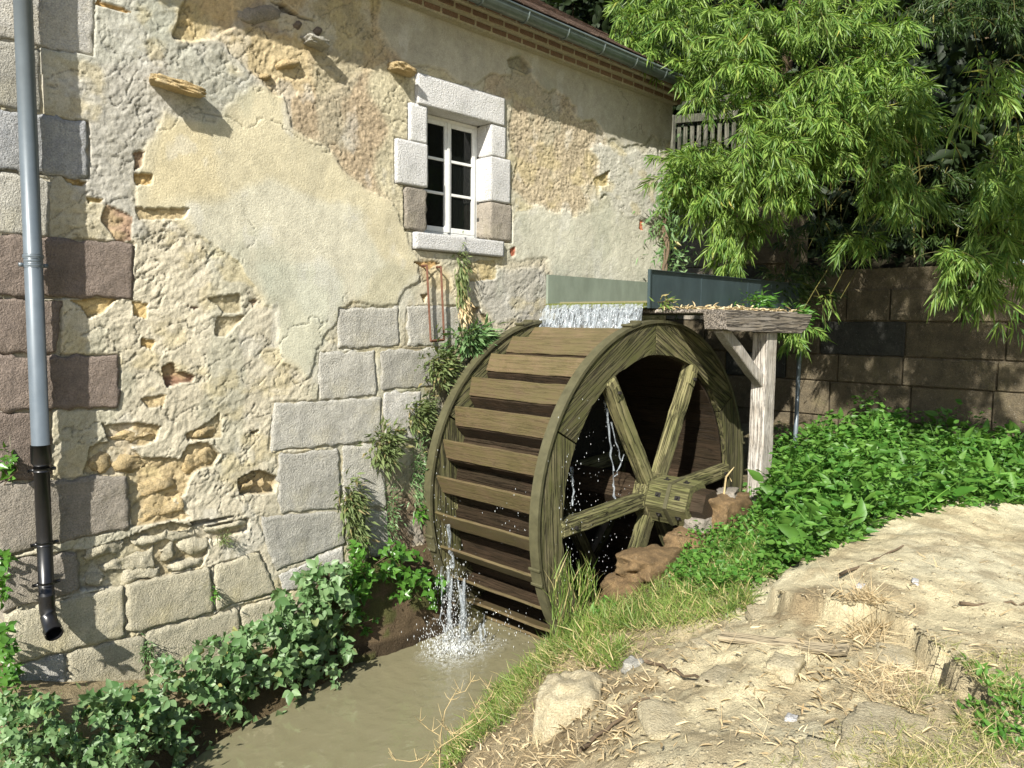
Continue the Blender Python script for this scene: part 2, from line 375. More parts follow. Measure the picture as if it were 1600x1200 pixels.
# ================================================================== GROUND
WZ = .42
slab = [tuple(at(*q, z=1.9)[:2]) for q in ((1200, 906), (1300, 852), (1400, 803), (1500, 786), (1600, 772), (1900, 755), (2100, 900), (1800, 1250), (1560, 1130), (1440, 1010), (1370, 975), (1300, 962), (1245, 948))]
ctl = [at(*q, z=z) for q, z in (((690, 1195), .40), ((770, 1080), .40), ((850, 1010), .40), ((740, 1190), .75), ((800, 1195), 1.1), ((830, 1100), 1.0), ((880, 1055), 1.0),
    ((790, 1110), .75), ((900, 990), .95), ((940, 960), 1.12), ((1000, 945), 1.25), ((1090, 880), 1.47), ((1187, 778), 1.66), ((950, 1060), 1.45), ((1000, 1050), 1.6), ((1150, 1010), 1.83),
    ((1000, 1195), 1.76), ((900, 1190), 1.5), ((1100, 950), 1.62), ((1200, 912), 1.8), ((1300, 1195), 1.92), ((1600, 1195), 1.93), ((1350, 1000), 1.9), ((1580, 1000), 1.92), ((1100, 1110), 1.8))]
ctl += [np.array(p) for p in ((8.3, -2.4, 1.68), (9.5, -2, 1.8), (11.4, -3, 2.1), (11.4, -.6, 2.0), (7, -4, 1.88), (9, -5, 1.95), (11, -7, 2.0), (6, -7, 1.95), (0, -8, 1.7), (2, -7, 1.85), (0, -5.2, 1.3), (-2, -6, 1.2),
    (0, -3.4, .1), (1.3, -2.1, -.15), (2.3, -1.8, -.15), (3.2, -1.3, -.15), (4.2, -.8, -.15), (-2, -2.6, .0), (1.95, -.9, .40), (2.9, -.55, .40), (3.84, -.3, .38), (1.3, -.5, .95), (1.0, -1.0, .62), (2.2, -.1, .72), (3., -.05, .7), (0, -.6, 1.1), (-2, -.5, 1.2), (3.8, 0, .62), (1.4, 0, 1.0), (0, 1.5, 1.3), (-3, 3, 1.5), (6, 0.2, .3))]
ctl = np.array(ctl)
def tps(p, z, lam=.02):
    d = np.linalg.norm(p[:, None]-p[None], axis=2); K = np.where(d > 0, d*d*np.log(d+1e-9), 0)+lam*np.eye(len(p))
    Pm = np.concatenate([np.ones((len(p), 1)), p], 1); A = np.block([[K, Pm], [Pm.T, np.zeros((3, 3))]])
    return np.linalg.solve(A, np.concatenate([z, np.zeros(3)]))
TW = tps(ctl[:, :2], ctl[:, 2])
slab_a = np.array(slab); SLC = at(1225, 935, z=1.9)
def in_pit(x, y):
    w_ = (fbm(x*2, y*2, 31, 2)-.5)*.2
    edge = np.where(x < 5.0, -1.25-(5.0-x)*.9, -1.97)+w_
    return (x > 4.55+w_) & (x < 8.35+w_) & (y > edge)
def ground_z(x, y, detail=True):
    x = np.asarray(x, float); y = np.asarray(y, float); sh = x.shape; xf = x.ravel(); yf = y.ravel()
    z = np.zeros(len(xf))
    for k in range(len(ctl)):
        d = np.hypot(xf-ctl[k, 0], yf-ctl[k, 1]); z += TW[k]*np.where(d > 0, d*d*np.log(d+1e-9), 0)
    z += TW[-3]+TW[-2]*xf+TW[-1]*yf
    z = np.clip(z, -.3, 2.25)
    far = sstep(9, 16, np.hypot(xf-4, yf+3)); z = z*(1-far)+1.9*far
    if detail:
        hi = sstep(.5, 1.2, z)
        z = z+hi*((fbm(xf*1.3, yf*1.3, 3)-.5)*.14+(fbm(xf*6, yf*6, 4)-.5)*.05)
        wx = xf+(fbm(xf*5, yf*5, 11)-.5)*.14; wy = yf+(fbm(xf*5, yf*5, 12)-.5)*.14
        s = inpoly(wx, wy, slab); fd = sstep(1.9, 1.1, np.hypot(xf-SLC[0], yf-SLC[1])); z = z+s*.10*np.maximum(fd, sstep(-4.6, -4.2, yf)*.8)-(~s)*.035*hi*fd
        # broken, layered clay: flat plates with sharp little steps
        e = fbm(xf*2.2+.3*vn(yf*7, xf*7, 8), yf*2.2, 21, 4); st = np.floor(e*11)/11
        z = z+hi*(st-.5)*.17*sstep(-2.9, -3.5, yf)*(~s)*(.25+.75*sstep(1.9, 1.2, np.hypot(xf-SLC[0], yf-SLC[1])))
        e2 = fbm(xf*3.1, yf*3.1, 23, 4); z = z+s*(np.floor(e2*7)/7-.5)*.05
        # a slight bump row of the pit lip stones is built from real stones, so keep the lip sharp here
        p = in_pit(xf, yf); z = np.where(p, -.25, z)
    return z.reshape(sh)
def ax(a, b, s0, s1, lo, hi_):
    out = [lo]
    while out[-1] < hi_:
        t = out[-1]; st = s0 if a < t < b else s0+min(s1, .15*max(a-t, t-b)); out.append(t+st)
    return np.array(out)
gx = ax(1.0, 9, .03, 6, -60, 90); gy = ax(-5.6, -.8, .03, 6, -70, 90)
gxx, gyy = np.meshgrid(gx, gy, indexing='ij'); gz = ground_z(gxx, gyy)
nx, ny = gxx.shape
jit = (np.hypot(gxx-4.5, gyy+3) < 7)
gxj = gxx+jit*(vn(gxx*31, gyy*29, 5)-.5)*.02; gyj = gyy+jit*(vn(gxx*27, gyy*33, 6)-.5)*.02
idx = np.arange(nx*ny).reshape(nx, ny)
GF = np.stack([idx[:-1, :-1], idx[1:, :-1], idx[1:, 1:], idx[:-1, 1:]], -1).reshape(-1, 4)
fx, fy, fz = gxx.ravel(), gyy.ravel(), gz.ravel()
c_soil = np.array([.58, .505, .32]); c_pale = np.array([.63, .57, .385]); c_brown = np.array([.24, .175, .095]); c_wet = np.array([.10, .075, .04])
n1 = fbm(fx*1.7, fy*1.7, 41)[:, None]; n2 = fbm(fx*7, fy*7, 42)[:, None]
gc = c_soil+(c_pale-c_soil)*sstep(.4, .65, n1)
gc = gc+(c_brown-gc)*sstep(.52, .66, n2)*.45
bank = sstep(1.75, 1.35, fz+.0*fx)[:, None]; gc = gc+(c_brown-gc)*bank*.7
for pl_, am_ in (([(840, 1010), (1000, 990), (1080, 1040), (1010, 1110), (960, 1210), (860, 1210)], .6), ([(1230, 955), (1400, 965), (1440, 1080), (1330, 1130), (1250, 1070)], .42), ([(1180, 925), (1330, 968), (1320, 1000), (1170, 960)], .5), ([(1400, 1090), (1700, 1010), (1700, 1250), (1380, 1250)], .4)):
    pz = [tuple(at(*q, z=1.82)[:2]) for q in pl_]; wq = (fbm(fx*4, fy*4, 61, 4)-.5)*.3; mk = inpoly(fx+wq, fy-wq, pz)*sstep(.38, .55, fbm(fx*6, fy*6, 62, 4))*am_; gc = gc+(c_brown-gc)*mk[:, None]
green = sstep(-3.9, -3.2, fy)[:, None]*sstep(4.2, 5.5, fx)[:, None]; gc = gc+(np.array([.11, .09, .045])-gc)*green*.85
wet = sstep(.75, .5, fz)[:, None]; gc = gc+(c_wet-gc)*wet
ground = obj('ground', mesh('ground', np.stack([gxj.ravel(), gyj.ravel(), fz], 1), GF, MT['soil'], True, gc), kind='structure')
def on_ground(px, py):
    """point of the ground seen at a pixel"""
    v = cF*FPX+cR*(px-800)-cU*(py-600); v = v/np.linalg.norm(v)
    t = np.arange(1.5, 14, .03); P = CAM+t[:, None]*v; g = ground_z(P[:, 0], P[:, 1]); k = np.argmax(P[:, 2] < g)
    p = P[k].copy(); p[2] = g[k]; return p
def on_ground_v(q):
    v = cF*FPX+cR*(q[:, :1]-800)-cU*(q[:, 1:2]-600); v /= np.linalg.norm(v, axis=1, keepdims=True)
    t = np.full(len(q), 1.5); done = np.zeros(len(q), bool)
    for i in range(150):
        P = CAM+t[:, None]*v; g = ground_z(P[:, 0], P[:, 1], True) if i % 1 == 0 else g
        done |= P[:, 2] < g; t = np.where(done, t, t+.07)
        if done.all(): break
    P = CAM+t[:, None]*v; P[:, 2] = ground_z(P[:, 0], P[:, 1]); return P

# water
wx = np.linspace(-12, 9, 60); wy = np.linspace(-12, .3, 40); a, b = np.meshgrid(wx, wy, indexing='ij'); ii = np.arange(a.size).reshape(a.shape)
obj('water', mesh('water', np.stack([a.ravel(), b.ravel(), np.full(a.size, WZ)], 1), np.stack([ii[:-1, :-1], ii[1:, :-1], ii[1:, 1:], ii[:-1, 1:]], -1).reshape(-1, 4), MT['water'], True), kind='structure')

# ================================================================== MILL BUILDING
XC = 1.28; XE = 9.14; EAVE = 6.50
mill = thing('mill_building', 'old stone mill house with peeling cream render behind the water wheel', 'building', (5.2, 0, .4))
def K(name, me, parent=mill, **k):
    """child placed in world coordinates under a parent Empty"""
    o = obj(name, me, parent, **k); p = parent; off = Vector((0, 0, 0))
    while p is not None: off += p.location; p = p.parent
    o.location = Vector(k.get('loc') or (0, 0, 0))-off
    return o
# --- the wall of stones and flaking render, mapped in photo proportions (px, py) of the wall plane
xs = [XC]
while xs[-1] < XE: xs.append(xs[-1]+.0075+.0012*(xs[-1]-XC))
xs = np.array(xs); xs *= 1; zs = np.arange(.15, 6.72, .0105)
X, Z = np.meshgrid(xs, zs, indexing='ij')
Pw = np.stack([X.ravel(), np.zeros(X.size), Z.ravel()], 1); px, py = topx(Pw)
x = X.ravel(); z = Z.ravel()
wnx = (fbm(x*3.2, z*3.2, 51, 5)-.5); wny = (fbm(x*3.2, z*3.2, 52, 5)-.5)
qx = px+wnx*46; qy = py+wny*46
qx2 = px+wnx*16; qy2 = py+wny*16
def msk(poly, fine=False): return inpoly(qx2, qy2, poly) if fine else inpoly(qx, qy, poly)
C = np.tile(np.array([.50, .455, .335]), (len(x), 1)); H = np.zeros(len(x)); ROU = np.full(len(x), .6); PEB = np.zeros(len(x)); FLK = np.zeros(len(x))
def zone(poly, col=None, h=None, rou=None, peb=None, flk=None, fine=False, mixc=1.):
    m_ = msk(poly, fine)
    if col is not None: C[m_] = C[m_]*(1-mixc)+np.array(col)*mixc
    if h is not None: H[m_] = h
    if rou is not None: ROU[m_] = rou
    if peb is not None: PEB[m_] = peb
    if flk is not None: FLK[m_] = flk
FLK[:] = .55
# scraped, lumpy mortar of the lower left
zone([(60, 330), (330, 330), (460, 430), (560, 470), (450, 640), (430, 800), (400, 960), (30, 1100)], (.54, .485, .36), .0, .9, 0, 1.)
# rough grey-pink mortar of the upper left
zone([(0, -80), (430, -80), (330, 60), (440, 120), (420, 190), (330, 190), (240, 200), (215, 300), (240, 380), (0, 380)], (.42, .405, .36), .006, 1., .25, .8)
zone([(60, 0), (300, -20), (270, 60), (160, 110), (60, 110)], (.44, .44, .38), .006, .9, .1, .6)
# smooth yellow-cream coat
zone([(225, 330), (215, 260), (250, 170), (340, 195), (385, 140), (445, 140), (450, 190), (520, 245), (590, 300), (640, 360), (650, 420), (620, 470), (540, 470), (500, 530), (470, 590), (430, 560), (400, 470), (330, 380), (270, 350)], (.565, .505, .335), .013, .12, 0, .06)
zone([(300, 330), (420, 270), (560, 330), (600, 420), (500, 500), (400, 460), (330, 400)], (.56, .545, .44), None, None, None, None, mixc=.75)
zone([(400, 420), (520, 400), (530, 500), (470, 590), (410, 520)], (.50, .53, .44), None, None, None, None, mixc=.6)
zone([(250, 180), (330, 200), (340, 300), (240, 320)], (.575, .49, .29), mixc=.7)
zone([(300, 500), (430, 480), (440, 600), (330, 640)], (.55, .50, .38), .006, .5, 0, .8)
# coarse brown aggregate left of the window
zone([(430, 110), (560, 60), (640, 100), (655, 260), (620, 330), (570, 300), (520, 240), (450, 200)], (.40, .30, .185), -.004, 1., 1., .3)
zone([(560, 90), (655, 110), (650, 300), (640, 370), (590, 300), (600, 180)], (.46, .41, .27), -.002, .8, .8, .2)
# ochre rubble at the top
zone([(270, -60), (620, -60), (590, 60), (600, 95), (540, 130), (420, 150), (330, 60)], (.43, .325, .175), -.012, 1., .5, 1.)
zone([(268, 55), (300, -30), (360, -30), (368, 40), (330, 60), (275, 60)], (.56, .38, .16), -.03, 1., .1, 1., True)
zone([(340, 50), (500, 55), (480, 110), (400, 120), (350, 85)], (.50, .39, .205), -.02, 1., .3, 1.2)
zone([(365, 35), (400, 0), (450, 10), (460, 45), (400, 50)], (.27, .21, .155), -.015, .8, .2, .8)
# right of the window
zone([(785, 110), (930, 110), (1060, 110), (1060, 470), (860, 500), (700, 520), (690, 400), (790, 390)], (.475, .445, .335), .0, .7, .4, .45)
zone([(800, 150), (880, 165), (945, 205), (960, 300), (900, 330), (840, 330), (800, 280)], (.44, .355, .23), -.012, 1., .95, .7)
zone([(770, 100), (860, 120), (900, 170), (830, 175), (760, 150)], (.40, .31, .20), -.008, .8, .6, .4)
zone([(930, 230), (1050, 240), (1050, 330), (960, 360)], (.50, .485, .42), .008, .8, .3, .6)
zone([(800, 330), (960, 330), (1040, 380), (1040, 470), (870, 430), (800, 420)], (.51, .50, .405), .004, .4, .2, .2)
# smooth grey band under the eave
zone([(575, -60), (680, -60), (1100, 120), (1060, 225), (940, 215), (880, 150), (830, 110), (780, 115), (740, 140), (690, 115), (610, 90), (585, 40)], (.40, .375, .30), .014, .15, .05, .04)
zone([(797, 92), (812, 88), (832, 108), (826, 116), (800, 104)], (.20, .16, .09), -.03, 1, 0, 1, True)
# pale patch below the window
zone([(650, 400), (860, 405), (870, 500), (760, 520), (700, 470), (640, 440)], (.52, .46, .335), -.003, .9, .1, .9)
zone([(740, 430), (850, 420), (860, 500), (770, 500)], (.42, .40, .35), .004, .8, .2, .8)
zone([(655, 410), (700, 415), (705, 470), (650, 440)], (.58, .46, .25), -.01, .8, 0, .9)
# damp mossy strip beside the wheel
zone([(640, 540), (760, 500), (720, 600), (690, 760), (690, 960), (560, 980), (600, 800), (640, 680)], (.26, .215, .125), -.004, .9, .3, .7)
zone([(625, 600), (700, 580), (680, 700), (640, 720)], (.24, .23, .10), mixc=.7)
zone([(590, 760), (690, 800), (690, 1040), (540, 1040)], (.15, .095, .05), -.01, 1, .3, .8)
# pits where stones show: (crop coordinates of the lower left quarter)
def cz(pts, s=3.75, ox=100, oy=600): return [(ox+a/s, oy+b/s) for a, b in pts]
OCH = (.54, .42, .23)
PITS = [(cz([(110, 520), (150, 380), (260, 350), (240, 240), (430, 230), (560, 250), (540, 330), (390, 370), (460, 420), (680, 440), (740, 360), (840, 340), (910, 400), (880, 480), (760, 520), (730, 640), (640, 680), (740, 780), (500, 830), (400, 840), (380, 600), (150, 540)]), OCH, -.035),
    (cz([(60, 1000), (380, 890), (640, 810), (780, 830), (1080, 785), (1090, 860), (860, 900), (845, 985), (800, 1060), (570, 1130), (350, 1190), (100, 1200)]), (.44, .37, .23), -.045),
    (cz([(725, 290), (910, 165), (915, 310), (740, 330)]), OCH, -.035), (cz([(1020, 540), (1140, 505), (1250, 540), (1240, 640), (1030, 640)]), OCH, -.08),
    (cz([(740, 805), (1000, 765), (870, 812), (780, 832)]), (.3, .25, .17), -.07), (cz([(1085, 285), (1150, 280), (1120, 305)]), OCH, -.05), (cz([(440, 80), (560, 60), (580, 110), (480, 130)]), OCH, -.02)]
c4 = lambda p: cz(p, 2.963, 0, 400)
PITS += [(c4([(320, 200), (560, 205), (480, 270), (400, 295), (370, 240)]), (.58, .43, .19), -.03), (c4([(620, 220), (690, 230), (680, 290), (620, 280)]), (.58, .42, .18), -.025), (c4([(655, 380), (725, 390), (700, 430), (655, 420)]), (.6, .42, .17), -.03),
    (c4([(740, 505), (800, 490), (820, 545), (900, 560), (890, 592), (760, 600)]), (.33, .19, .12), -.045), (c4([(640, 650), (760, 630), (750, 690), (680, 700)]), OCH, -.02), (c4([(960, 195), (1100, 185), (1110, 260), (1030, 272)]), (.55, .44, .25), -.03),
    (c4([(1000, 290), (1130, 280), (1120, 300), (1040, 380), (990, 370)]), (.55, .44, .26), -.02), (c4([(870, 230), (920, 235), (900, 250)]), (.4, .25, .18), -.03), (c4([(1150, 210), (1190, 200), (1170, 240)]), (.4, .3, .2), -.02)]
PITS += [([(208, 240), (226, 236), (222, 262), (210, 268)], (.36, .25, .16), -.02), ([(210, 272), (240, 275), (238, 290), (214, 290)], (.6, .42, .18), -.025), ([(140, 312), (165, 312), (160, 320), (142, 320)], (.58, .42, .17), -.02), ([(100, 276), (136, 282), (134, 292), (108, 286)], (.58, .4, .14), -.03),
    ([(150, 0), (205, 18), (190, 20), (150, 8)], (.6, .38, .14), -.02), ([(215, 325), (300, 328), (290, 345), (220, 345)], (.52, .41, .23), -.015), ([(170, 320), (210, 340), (205, 378), (178, 380), (158, 345)], (.42, .28, .19), -.012),
    ([(415, 0), (440, 8), (440, 17), (475, 27), (498, 33), (470, 22), (445, 5)], (.07, .05, .04), -.09), ([(737, 478), (752, 478), (752, 492), (740, 490)], (.4, .28, .14), -.05), ([(730, 485), (762, 490), (770, 515), (735, 510)], (.5, .38, .2), -.03),
    ([(640, 410), (690, 412), (672, 425)], (.6, .38, .15), -.02), ([(655, 462), (668, 460), (662, 475)], (.5, .38, .18), -.02), ([(730, 410), (775, 405), (772, 440), (735, 440)], (.52, .42, .22), -.015), ([(997, 345), (1004, 345), (1004, 362), (998, 360)], (.5, .17, .08), -.01), ([(797, 388), (805, 385), (806, 398), (798, 398)], (.5, .15, .08), -.008),
    ([(930, 275), (955, 270), (955, 290), (935, 288)], (.5, .4, .2), -.02)]
def soft(A, n):
    A = A.reshape(X.shape+(-1,)).copy()
    for _ in range(n): A[1:-1, 1:-1] = (A[:-2, 1:-1]+A[2:, 1:-1]+A[1:-1, :-2]+A[1:-1, 2:]+A[1:-1, 1:-1])/5
    return A.reshape(len(x), -1)
C = soft(C, 14); FLK = soft(FLK, 14)[:, 0]; PEB = soft(PEB, 14)[:, 0]; ROU = soft(ROU, 8)[:, 0]; H = soft(H, 1)[:, 0]; C = C*.9+np.array([.60, .565, .455])*.13
pit = np.zeros(len(x), bool)
for poly, col, h in PITS:
    m_ = msk(poly, True); C[m_] = col; H[m_] = h+.02*(fbm(x[m_]*9, z[m_]*14, 61)-.5)*2; ROU[m_] = 1.2; FLK[m_] = .5; PEB[m_] = .4; pit |= m_
# mortar relief ------------------------------------------------------
H += (fbm(x*1.1, z*1.1, 71)-.5)*.04
ca, sa = math.cos(.62), math.sin(.62); u = x*ca+z*sa; v = -x*sa+z*ca          # trowel strokes rise to the right
s1 = fbm(u*4.6+wnx*5, v*10+wny*6, 72, 6); s2 = fbm(u*14+wny*6, v*30+wnx*6, 73, 5)
step = np.floor(s1*8+.8*s2)/8
s3 = fbm(u*8+wnx*9, v*17+wny*9, 172, 5); H += FLK*(step-.5)*.019+FLK*(np.floor(s3*7)/7-.5)*.011+FLK*(s2-.5)*.005
cr = np.abs(fbm(u*3+7, v*6.5, 74, 5)-.5); H -= FLK*.011*sstep(.016, .0, cr)
cr2 = np.abs(fbm(x*1.7, z*1.9, 75, 5)-.5); crk = sstep(.007, 0, cr2)*sstep(.45, .6, fbm(x*.9, z*.9, 76, 2)); H -= crk*.01
H += ROU*(fbm(x*44, z*44, 77, 3)-.5)*.009+ROU*(fbm(x*14, z*14, 177, 3)-.5)*.004
d1, d2, rr = cell(x*46, z*46, 78); H += PEB*(.007*(.75-np.clip(d1, 0, .75))*(.4+rr))
d1b, d2b, rb = cell(x*22, z*22, 79); H += PEB*(.008*(.7-np.clip(d1b, 0, .7))*(rb > .6))
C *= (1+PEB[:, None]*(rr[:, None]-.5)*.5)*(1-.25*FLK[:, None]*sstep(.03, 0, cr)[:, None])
C *= (.86+.28*fbm(x*2.3, z*2.3, 80, 5))[:, None]
lich = sstep(.56, .68, fbm(x*2.1+3, z*1.3, 81, 5))[:, None]; C = C*(1-.35*lich)+np.array([.34, .36, .28])*.35*lich
yel = sstep(.58, .7, fbm(x*3.1, z*4, 82, 5))[:, None]*(FLK[:, None] > .4); C = C*(1-.4*yel)+np.array([.56, .46, .22])*.4*yel
wht = sstep(.6, .72, fbm(x*5, z*3.3, 83, 5))[:, None]; C = C*(1-.35*wht)+np.array([.60, .59, .54])*.35*wht
run = sstep(.56, .75, fbm(x*7, z*.7, 84, 4))[:, None]*(PEB[:, None] < .3); C = C*(1-.2*run)+np.array([.36, .34, .26])*.2*run
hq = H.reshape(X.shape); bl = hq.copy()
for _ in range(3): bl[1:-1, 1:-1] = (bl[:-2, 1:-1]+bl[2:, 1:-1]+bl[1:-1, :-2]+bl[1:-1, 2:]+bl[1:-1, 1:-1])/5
RECESS = np.clip((bl-hq)/.004, 0, 1).ravel()  # how far a vertex lies below its surroundings; these are coloured darker
# --- squared stones: quads in photo proportions, material, how proud
BL = [([(-25, -70), (150, -50), (146, 89), (-25, 56)], 'pale', .02), ([(-25, 60), (62, 76), (66, 177), (-25, 164)], 'grey', .012), ([(-25, 167), (137, 191), (137, 278), (-25, 265)], 'blue', .02),
    ([(-25, 268), (78, 279), (78, 372), (-25, 362)], 'grey', .012), ([(-25, 366), (208, 381), (207, 467), (-25, 461)], 'brown', .022), ([(-25, 464), (96, 470), (92, 552), (-25, 553)], 'brown', .008),
    ([(-25, 556), (185, 554), (186, 638), (-25, 642)], 'brown', .02), ([(-20, 645), (79, 641), (81, 746), (-15, 752)], 'brown', .004), ([(-12, 755), (196, 743), (203, 822), (-5, 870)], 'taupe', .022),
    ([(-5, 874), (122, 862), (125, 924), (5, 957)], 'taupe', .006), ([(5, 960), (193, 914), (195, 993), (15, 1040)], 'cream', .024), ([(198, 912), (331, 886), (332, 957), (200, 989)], 'cream', .022),
    ([(335, 884), (404, 862), (432, 925), (336, 954)], 'cream', .012), ([(15, 1043), (100, 1024), (105, 1096), (25, 1112)], 'pale', .02), ([(108, 1021), (226, 990), (230, 1072), (112, 1095)], 'cream', .016),
    ([(230, 988), (372, 950), (380, 1030), (234, 1070)], 'cream', .014), ([(376, 949), (450, 926), (470, 1000), (384, 1028)], 'cream', .008), ([(25, 1116), (190, 1083), (195, 1160), (35, 1190)], 'cream', .014), ([(194, 1082), (380, 1034), (390, 1110), (200, 1160)], 'cream', .01),
    ([(528, 482), (622, 479), (624, 542), (527, 545)], 'grey', .012), ([(636, 479), (722, 479), (717, 541), (637, 542)], 'grey', .01), ([(498, 552), (585, 547), (589, 618), (497, 626)], 'grey', .013), ([(594, 547), (700, 544), (692, 604), (595, 609)], 'grey', .01),
    ([(427, 630), (595, 621), (597, 688), (422, 706)], 'grey', .018), ([(600, 613), (658, 612), (655, 688), (601, 690)], 'pale', .006), ([(433, 711), (530, 701), (532, 794), (437, 802)], 'grey', .014), ([(534, 700), (602, 693), (604, 792), (536, 793)], 'grey', .01),
    ([(404, 808), (534, 799), (540, 848), (430, 893)], 'grey', .012), ([(436, 897), (536, 853), (542, 900), (442, 926)], 'pale', .008), ([(538, 798), (605, 797), (610, 880), (542, 850)], 'grey', .006)]
WB = [('lintel', (4.744, 5.635, 5.931, 5.925), 'white', .03, .22), ('jamb', (4.655, 5.273, 4.874, 5.632), 'white', .018, .22), ('jamb', (4.492, 4.852, 4.876, 5.268), 'white', .024, .22), ('jamb', (4.60, 4.42, 4.872, 4.845), 'taupe', .016, .22),
    ('jamb', (5.728, 5.30, 5.955, 5.632), 'white', .02, .22), ('jamb', (5.726, 4.83, 6.03, 5.295), 'white', .022, .22), ('jamb', (5.73, 4.42, 6.06, 4.825), 'taupe', .02, .22)]
def quadpt(q, a, b): q = np.array(q, float); return (q[0]*(1-a)+q[1]*a)*(1-b)+(q[3]*(1-a)+q[2]*a)*b
grow = lambda q, g: [tuple(np.array(p)+g*np.sign(np.array(p)-np.mean(q, axis=0))) for p in q]
for q, mt, pr in BL:
    m_ = inpoly(px+wnx*9, py+wny*9, grow(q, .9 if mt in ('grey', 'pale') else 1.6)); H[m_] = -.008 if mt in ('grey', 'pale') else -.02; C[m_] = C[m_]*(.8 if mt in ('grey', 'pale') else .55)+np.array([.38, .33, .23])*(.18 if mt in ('grey', 'pale') else .4)
for nm, (x0, z0, x1, z1), mt, pr, dp in WB:
    m_ = (x > x0-.008) & (x < x1+.008) & (z > z0-.008) & (z < z1+.008); H[m_] = -.03
m_ = (x > 4.70) & (x < 5.915) & (z > 4.24) & (z < 4.42); H[m_] = -.03
H[np.hypot(x-6.485, z-1.8) < 1.60] -= .0; discm = sstep(1.66, 1.5, np.hypot(x-6.485, z-1.8))[:, None]; C = C*(1-discm)+np.array([.035, .032, .022])*discm  # wall coloured near black in a disc behind the wheel
Yw = -H; V = np.stack([x, Yw, z], 1)
ii = np.arange(X.size).reshape(X.shape); F = np.stack([ii[:-1, :-1], ii[1:, :-1], ii[1:, 1:], ii[:-1, 1:]], -1).reshape(-1, 4)
cxm = (X[:-1, :-1]+X[1:, 1:]).ravel()/2; czm = (Z[:-1, :-1]+Z[1:, 1:]).ravel()/2
F = F[~((cxm > 4.86) & (cxm < 5.74) & (czm > 4.41) & (czm < 5.65))]
wall = K('wall', mesh('wall', V, F, MT['render'], False, np.clip((C*.90+C.mean(1, keepdims=True)*np.array([.125, .12, .095]))*(1-.34*RECESS[:, None]), .02, .8)), label='long front wall of peeling cream and ochre render over rubble')
# solid masonry behind the render (side, end and back walls), leaving the room behind the window open
b = MB(); b.box((XC, .12, 0), (XC+.5, 7, 6.5)); b.box((XE-.3, .12, 0), (XE, 7, 6.5)); b.box((XC, 6.6, 0), (XE, 7, 6.5))
b.box((XC, .0, 0), (XC+.004, .12, 6.5)); b.box((XE-.004, 0, 0), (XE, .12, 6.5))
K('masonry', b.mesh('masonry', MT['cream']))
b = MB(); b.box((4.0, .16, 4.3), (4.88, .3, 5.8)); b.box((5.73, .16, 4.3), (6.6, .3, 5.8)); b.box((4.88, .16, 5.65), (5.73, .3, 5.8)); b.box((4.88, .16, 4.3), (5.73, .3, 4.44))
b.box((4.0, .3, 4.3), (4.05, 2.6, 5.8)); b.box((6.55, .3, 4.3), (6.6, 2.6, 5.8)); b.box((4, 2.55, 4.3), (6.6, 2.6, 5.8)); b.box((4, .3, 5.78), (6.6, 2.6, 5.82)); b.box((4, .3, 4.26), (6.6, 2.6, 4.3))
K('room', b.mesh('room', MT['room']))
bi = [0]
def stone_block(q, mt, proud, depth=.05, name='stone_block', xz=False, rnd=.012, amp=.016, parent=None, nu=0, label=None, wob=1., bul=0.):
    """squared stone: uneven face, worn arrises, sides running back into the wall"""
    bi[0] += 1; s = bi[0]*7
    W = q if xz else [tuple(at(a, b_, y=0)[[0, 2]]) for a, b_ in q]
    W = np.array(W); lu = np.linalg.norm(W[1]-W[0]); lv = np.linalg.norm(W[3]-W[0])
    nu = nu or int(np.clip(lu/.02, 6, 44)); nv = int(np.clip(lv/.02, 5, 26))
    a, b_ = np.meshgrid(np.linspace(0, 1, nu+1), np.linspace(0, 1, nv+1), indexing='ij')
    P = (W[0]*(1-a[..., None])+W[1]*a[..., None])*(1-b_[..., None])+(W[3]*(1-a[..., None])+W[2]*a[..., None])*b_[..., None]
    ed = np.minimum(np.minimum(a, 1-a)*lu, np.minimum(b_, 1-b_)*lv)
    e = sstep(0, rnd, ed)
    # round the corners a little and wobble the outline
    da = np.minimum(a, 1-a)*lu; db = np.minimum(b_, 1-b_)*lv; cr = sstep(rnd*3, 0, np.hypot(da, db))
    ctr = W.mean(0); P = P+(ctr-P)/(np.linalg.norm(ctr-P, axis=2, keepdims=True)+1e-6)*cr[..., None]*rnd*1.3
    wob_ = (ed < .001)*1.
    P[..., 0] += wob*((fbm(P[..., 0]*14, P[..., 1]*14, s, 3)-.5)*.045)*wob_; P[..., 1] += wob*((fbm(P[..., 0]*14, P[..., 1]*14, s+3, 3)-.5)*.045)*wob_
    h = proud-rnd*.9*(1-e)+(fbm(P[..., 0]*7, P[..., 1]*7, s+5, 5)-.5)*amp*2*e+(vn(P[..., 0]*48, P[..., 1]*48, s)-.5)*amp*.45+bul*np.sin(a*math.pi)*np.sin(b_*math.pi)
    V = np.stack([P[..., 0], -h, P[..., 1]], -1).reshape(-1, 3); I = np.arange((nu+1)*(nv+1)).reshape(nu+1, nv+1)
    F = [(I[i, j+1], I[i+1, j+1], I[i+1, j], I[i, j]) for i in range(nu) for j in range(nv)]
    rim = [I[i, 0] for i in range(nu)]+[I[nu, j] for j in range(nv)]+[I[i, nv] for i in range(nu, 0, -1)]+[I[0, j] for j in range(nv, 0, -1)]
    V = V.tolist(); n0 = len(V)
    for k in rim: V.append([V[k][0], depth, V[k][2]])
    n = len(rim); F += [(rim[k], rim[(k+1) % n], n0+(k+1) % n, n0+k) for k in range(n)]
    c = np.mean(V[:n0], axis=0); V = np.array(V)-c
    me = mesh(name, V, F, MT[mt], True)
    return K(name, me, parent or wall, loc=tuple(c), label=label)
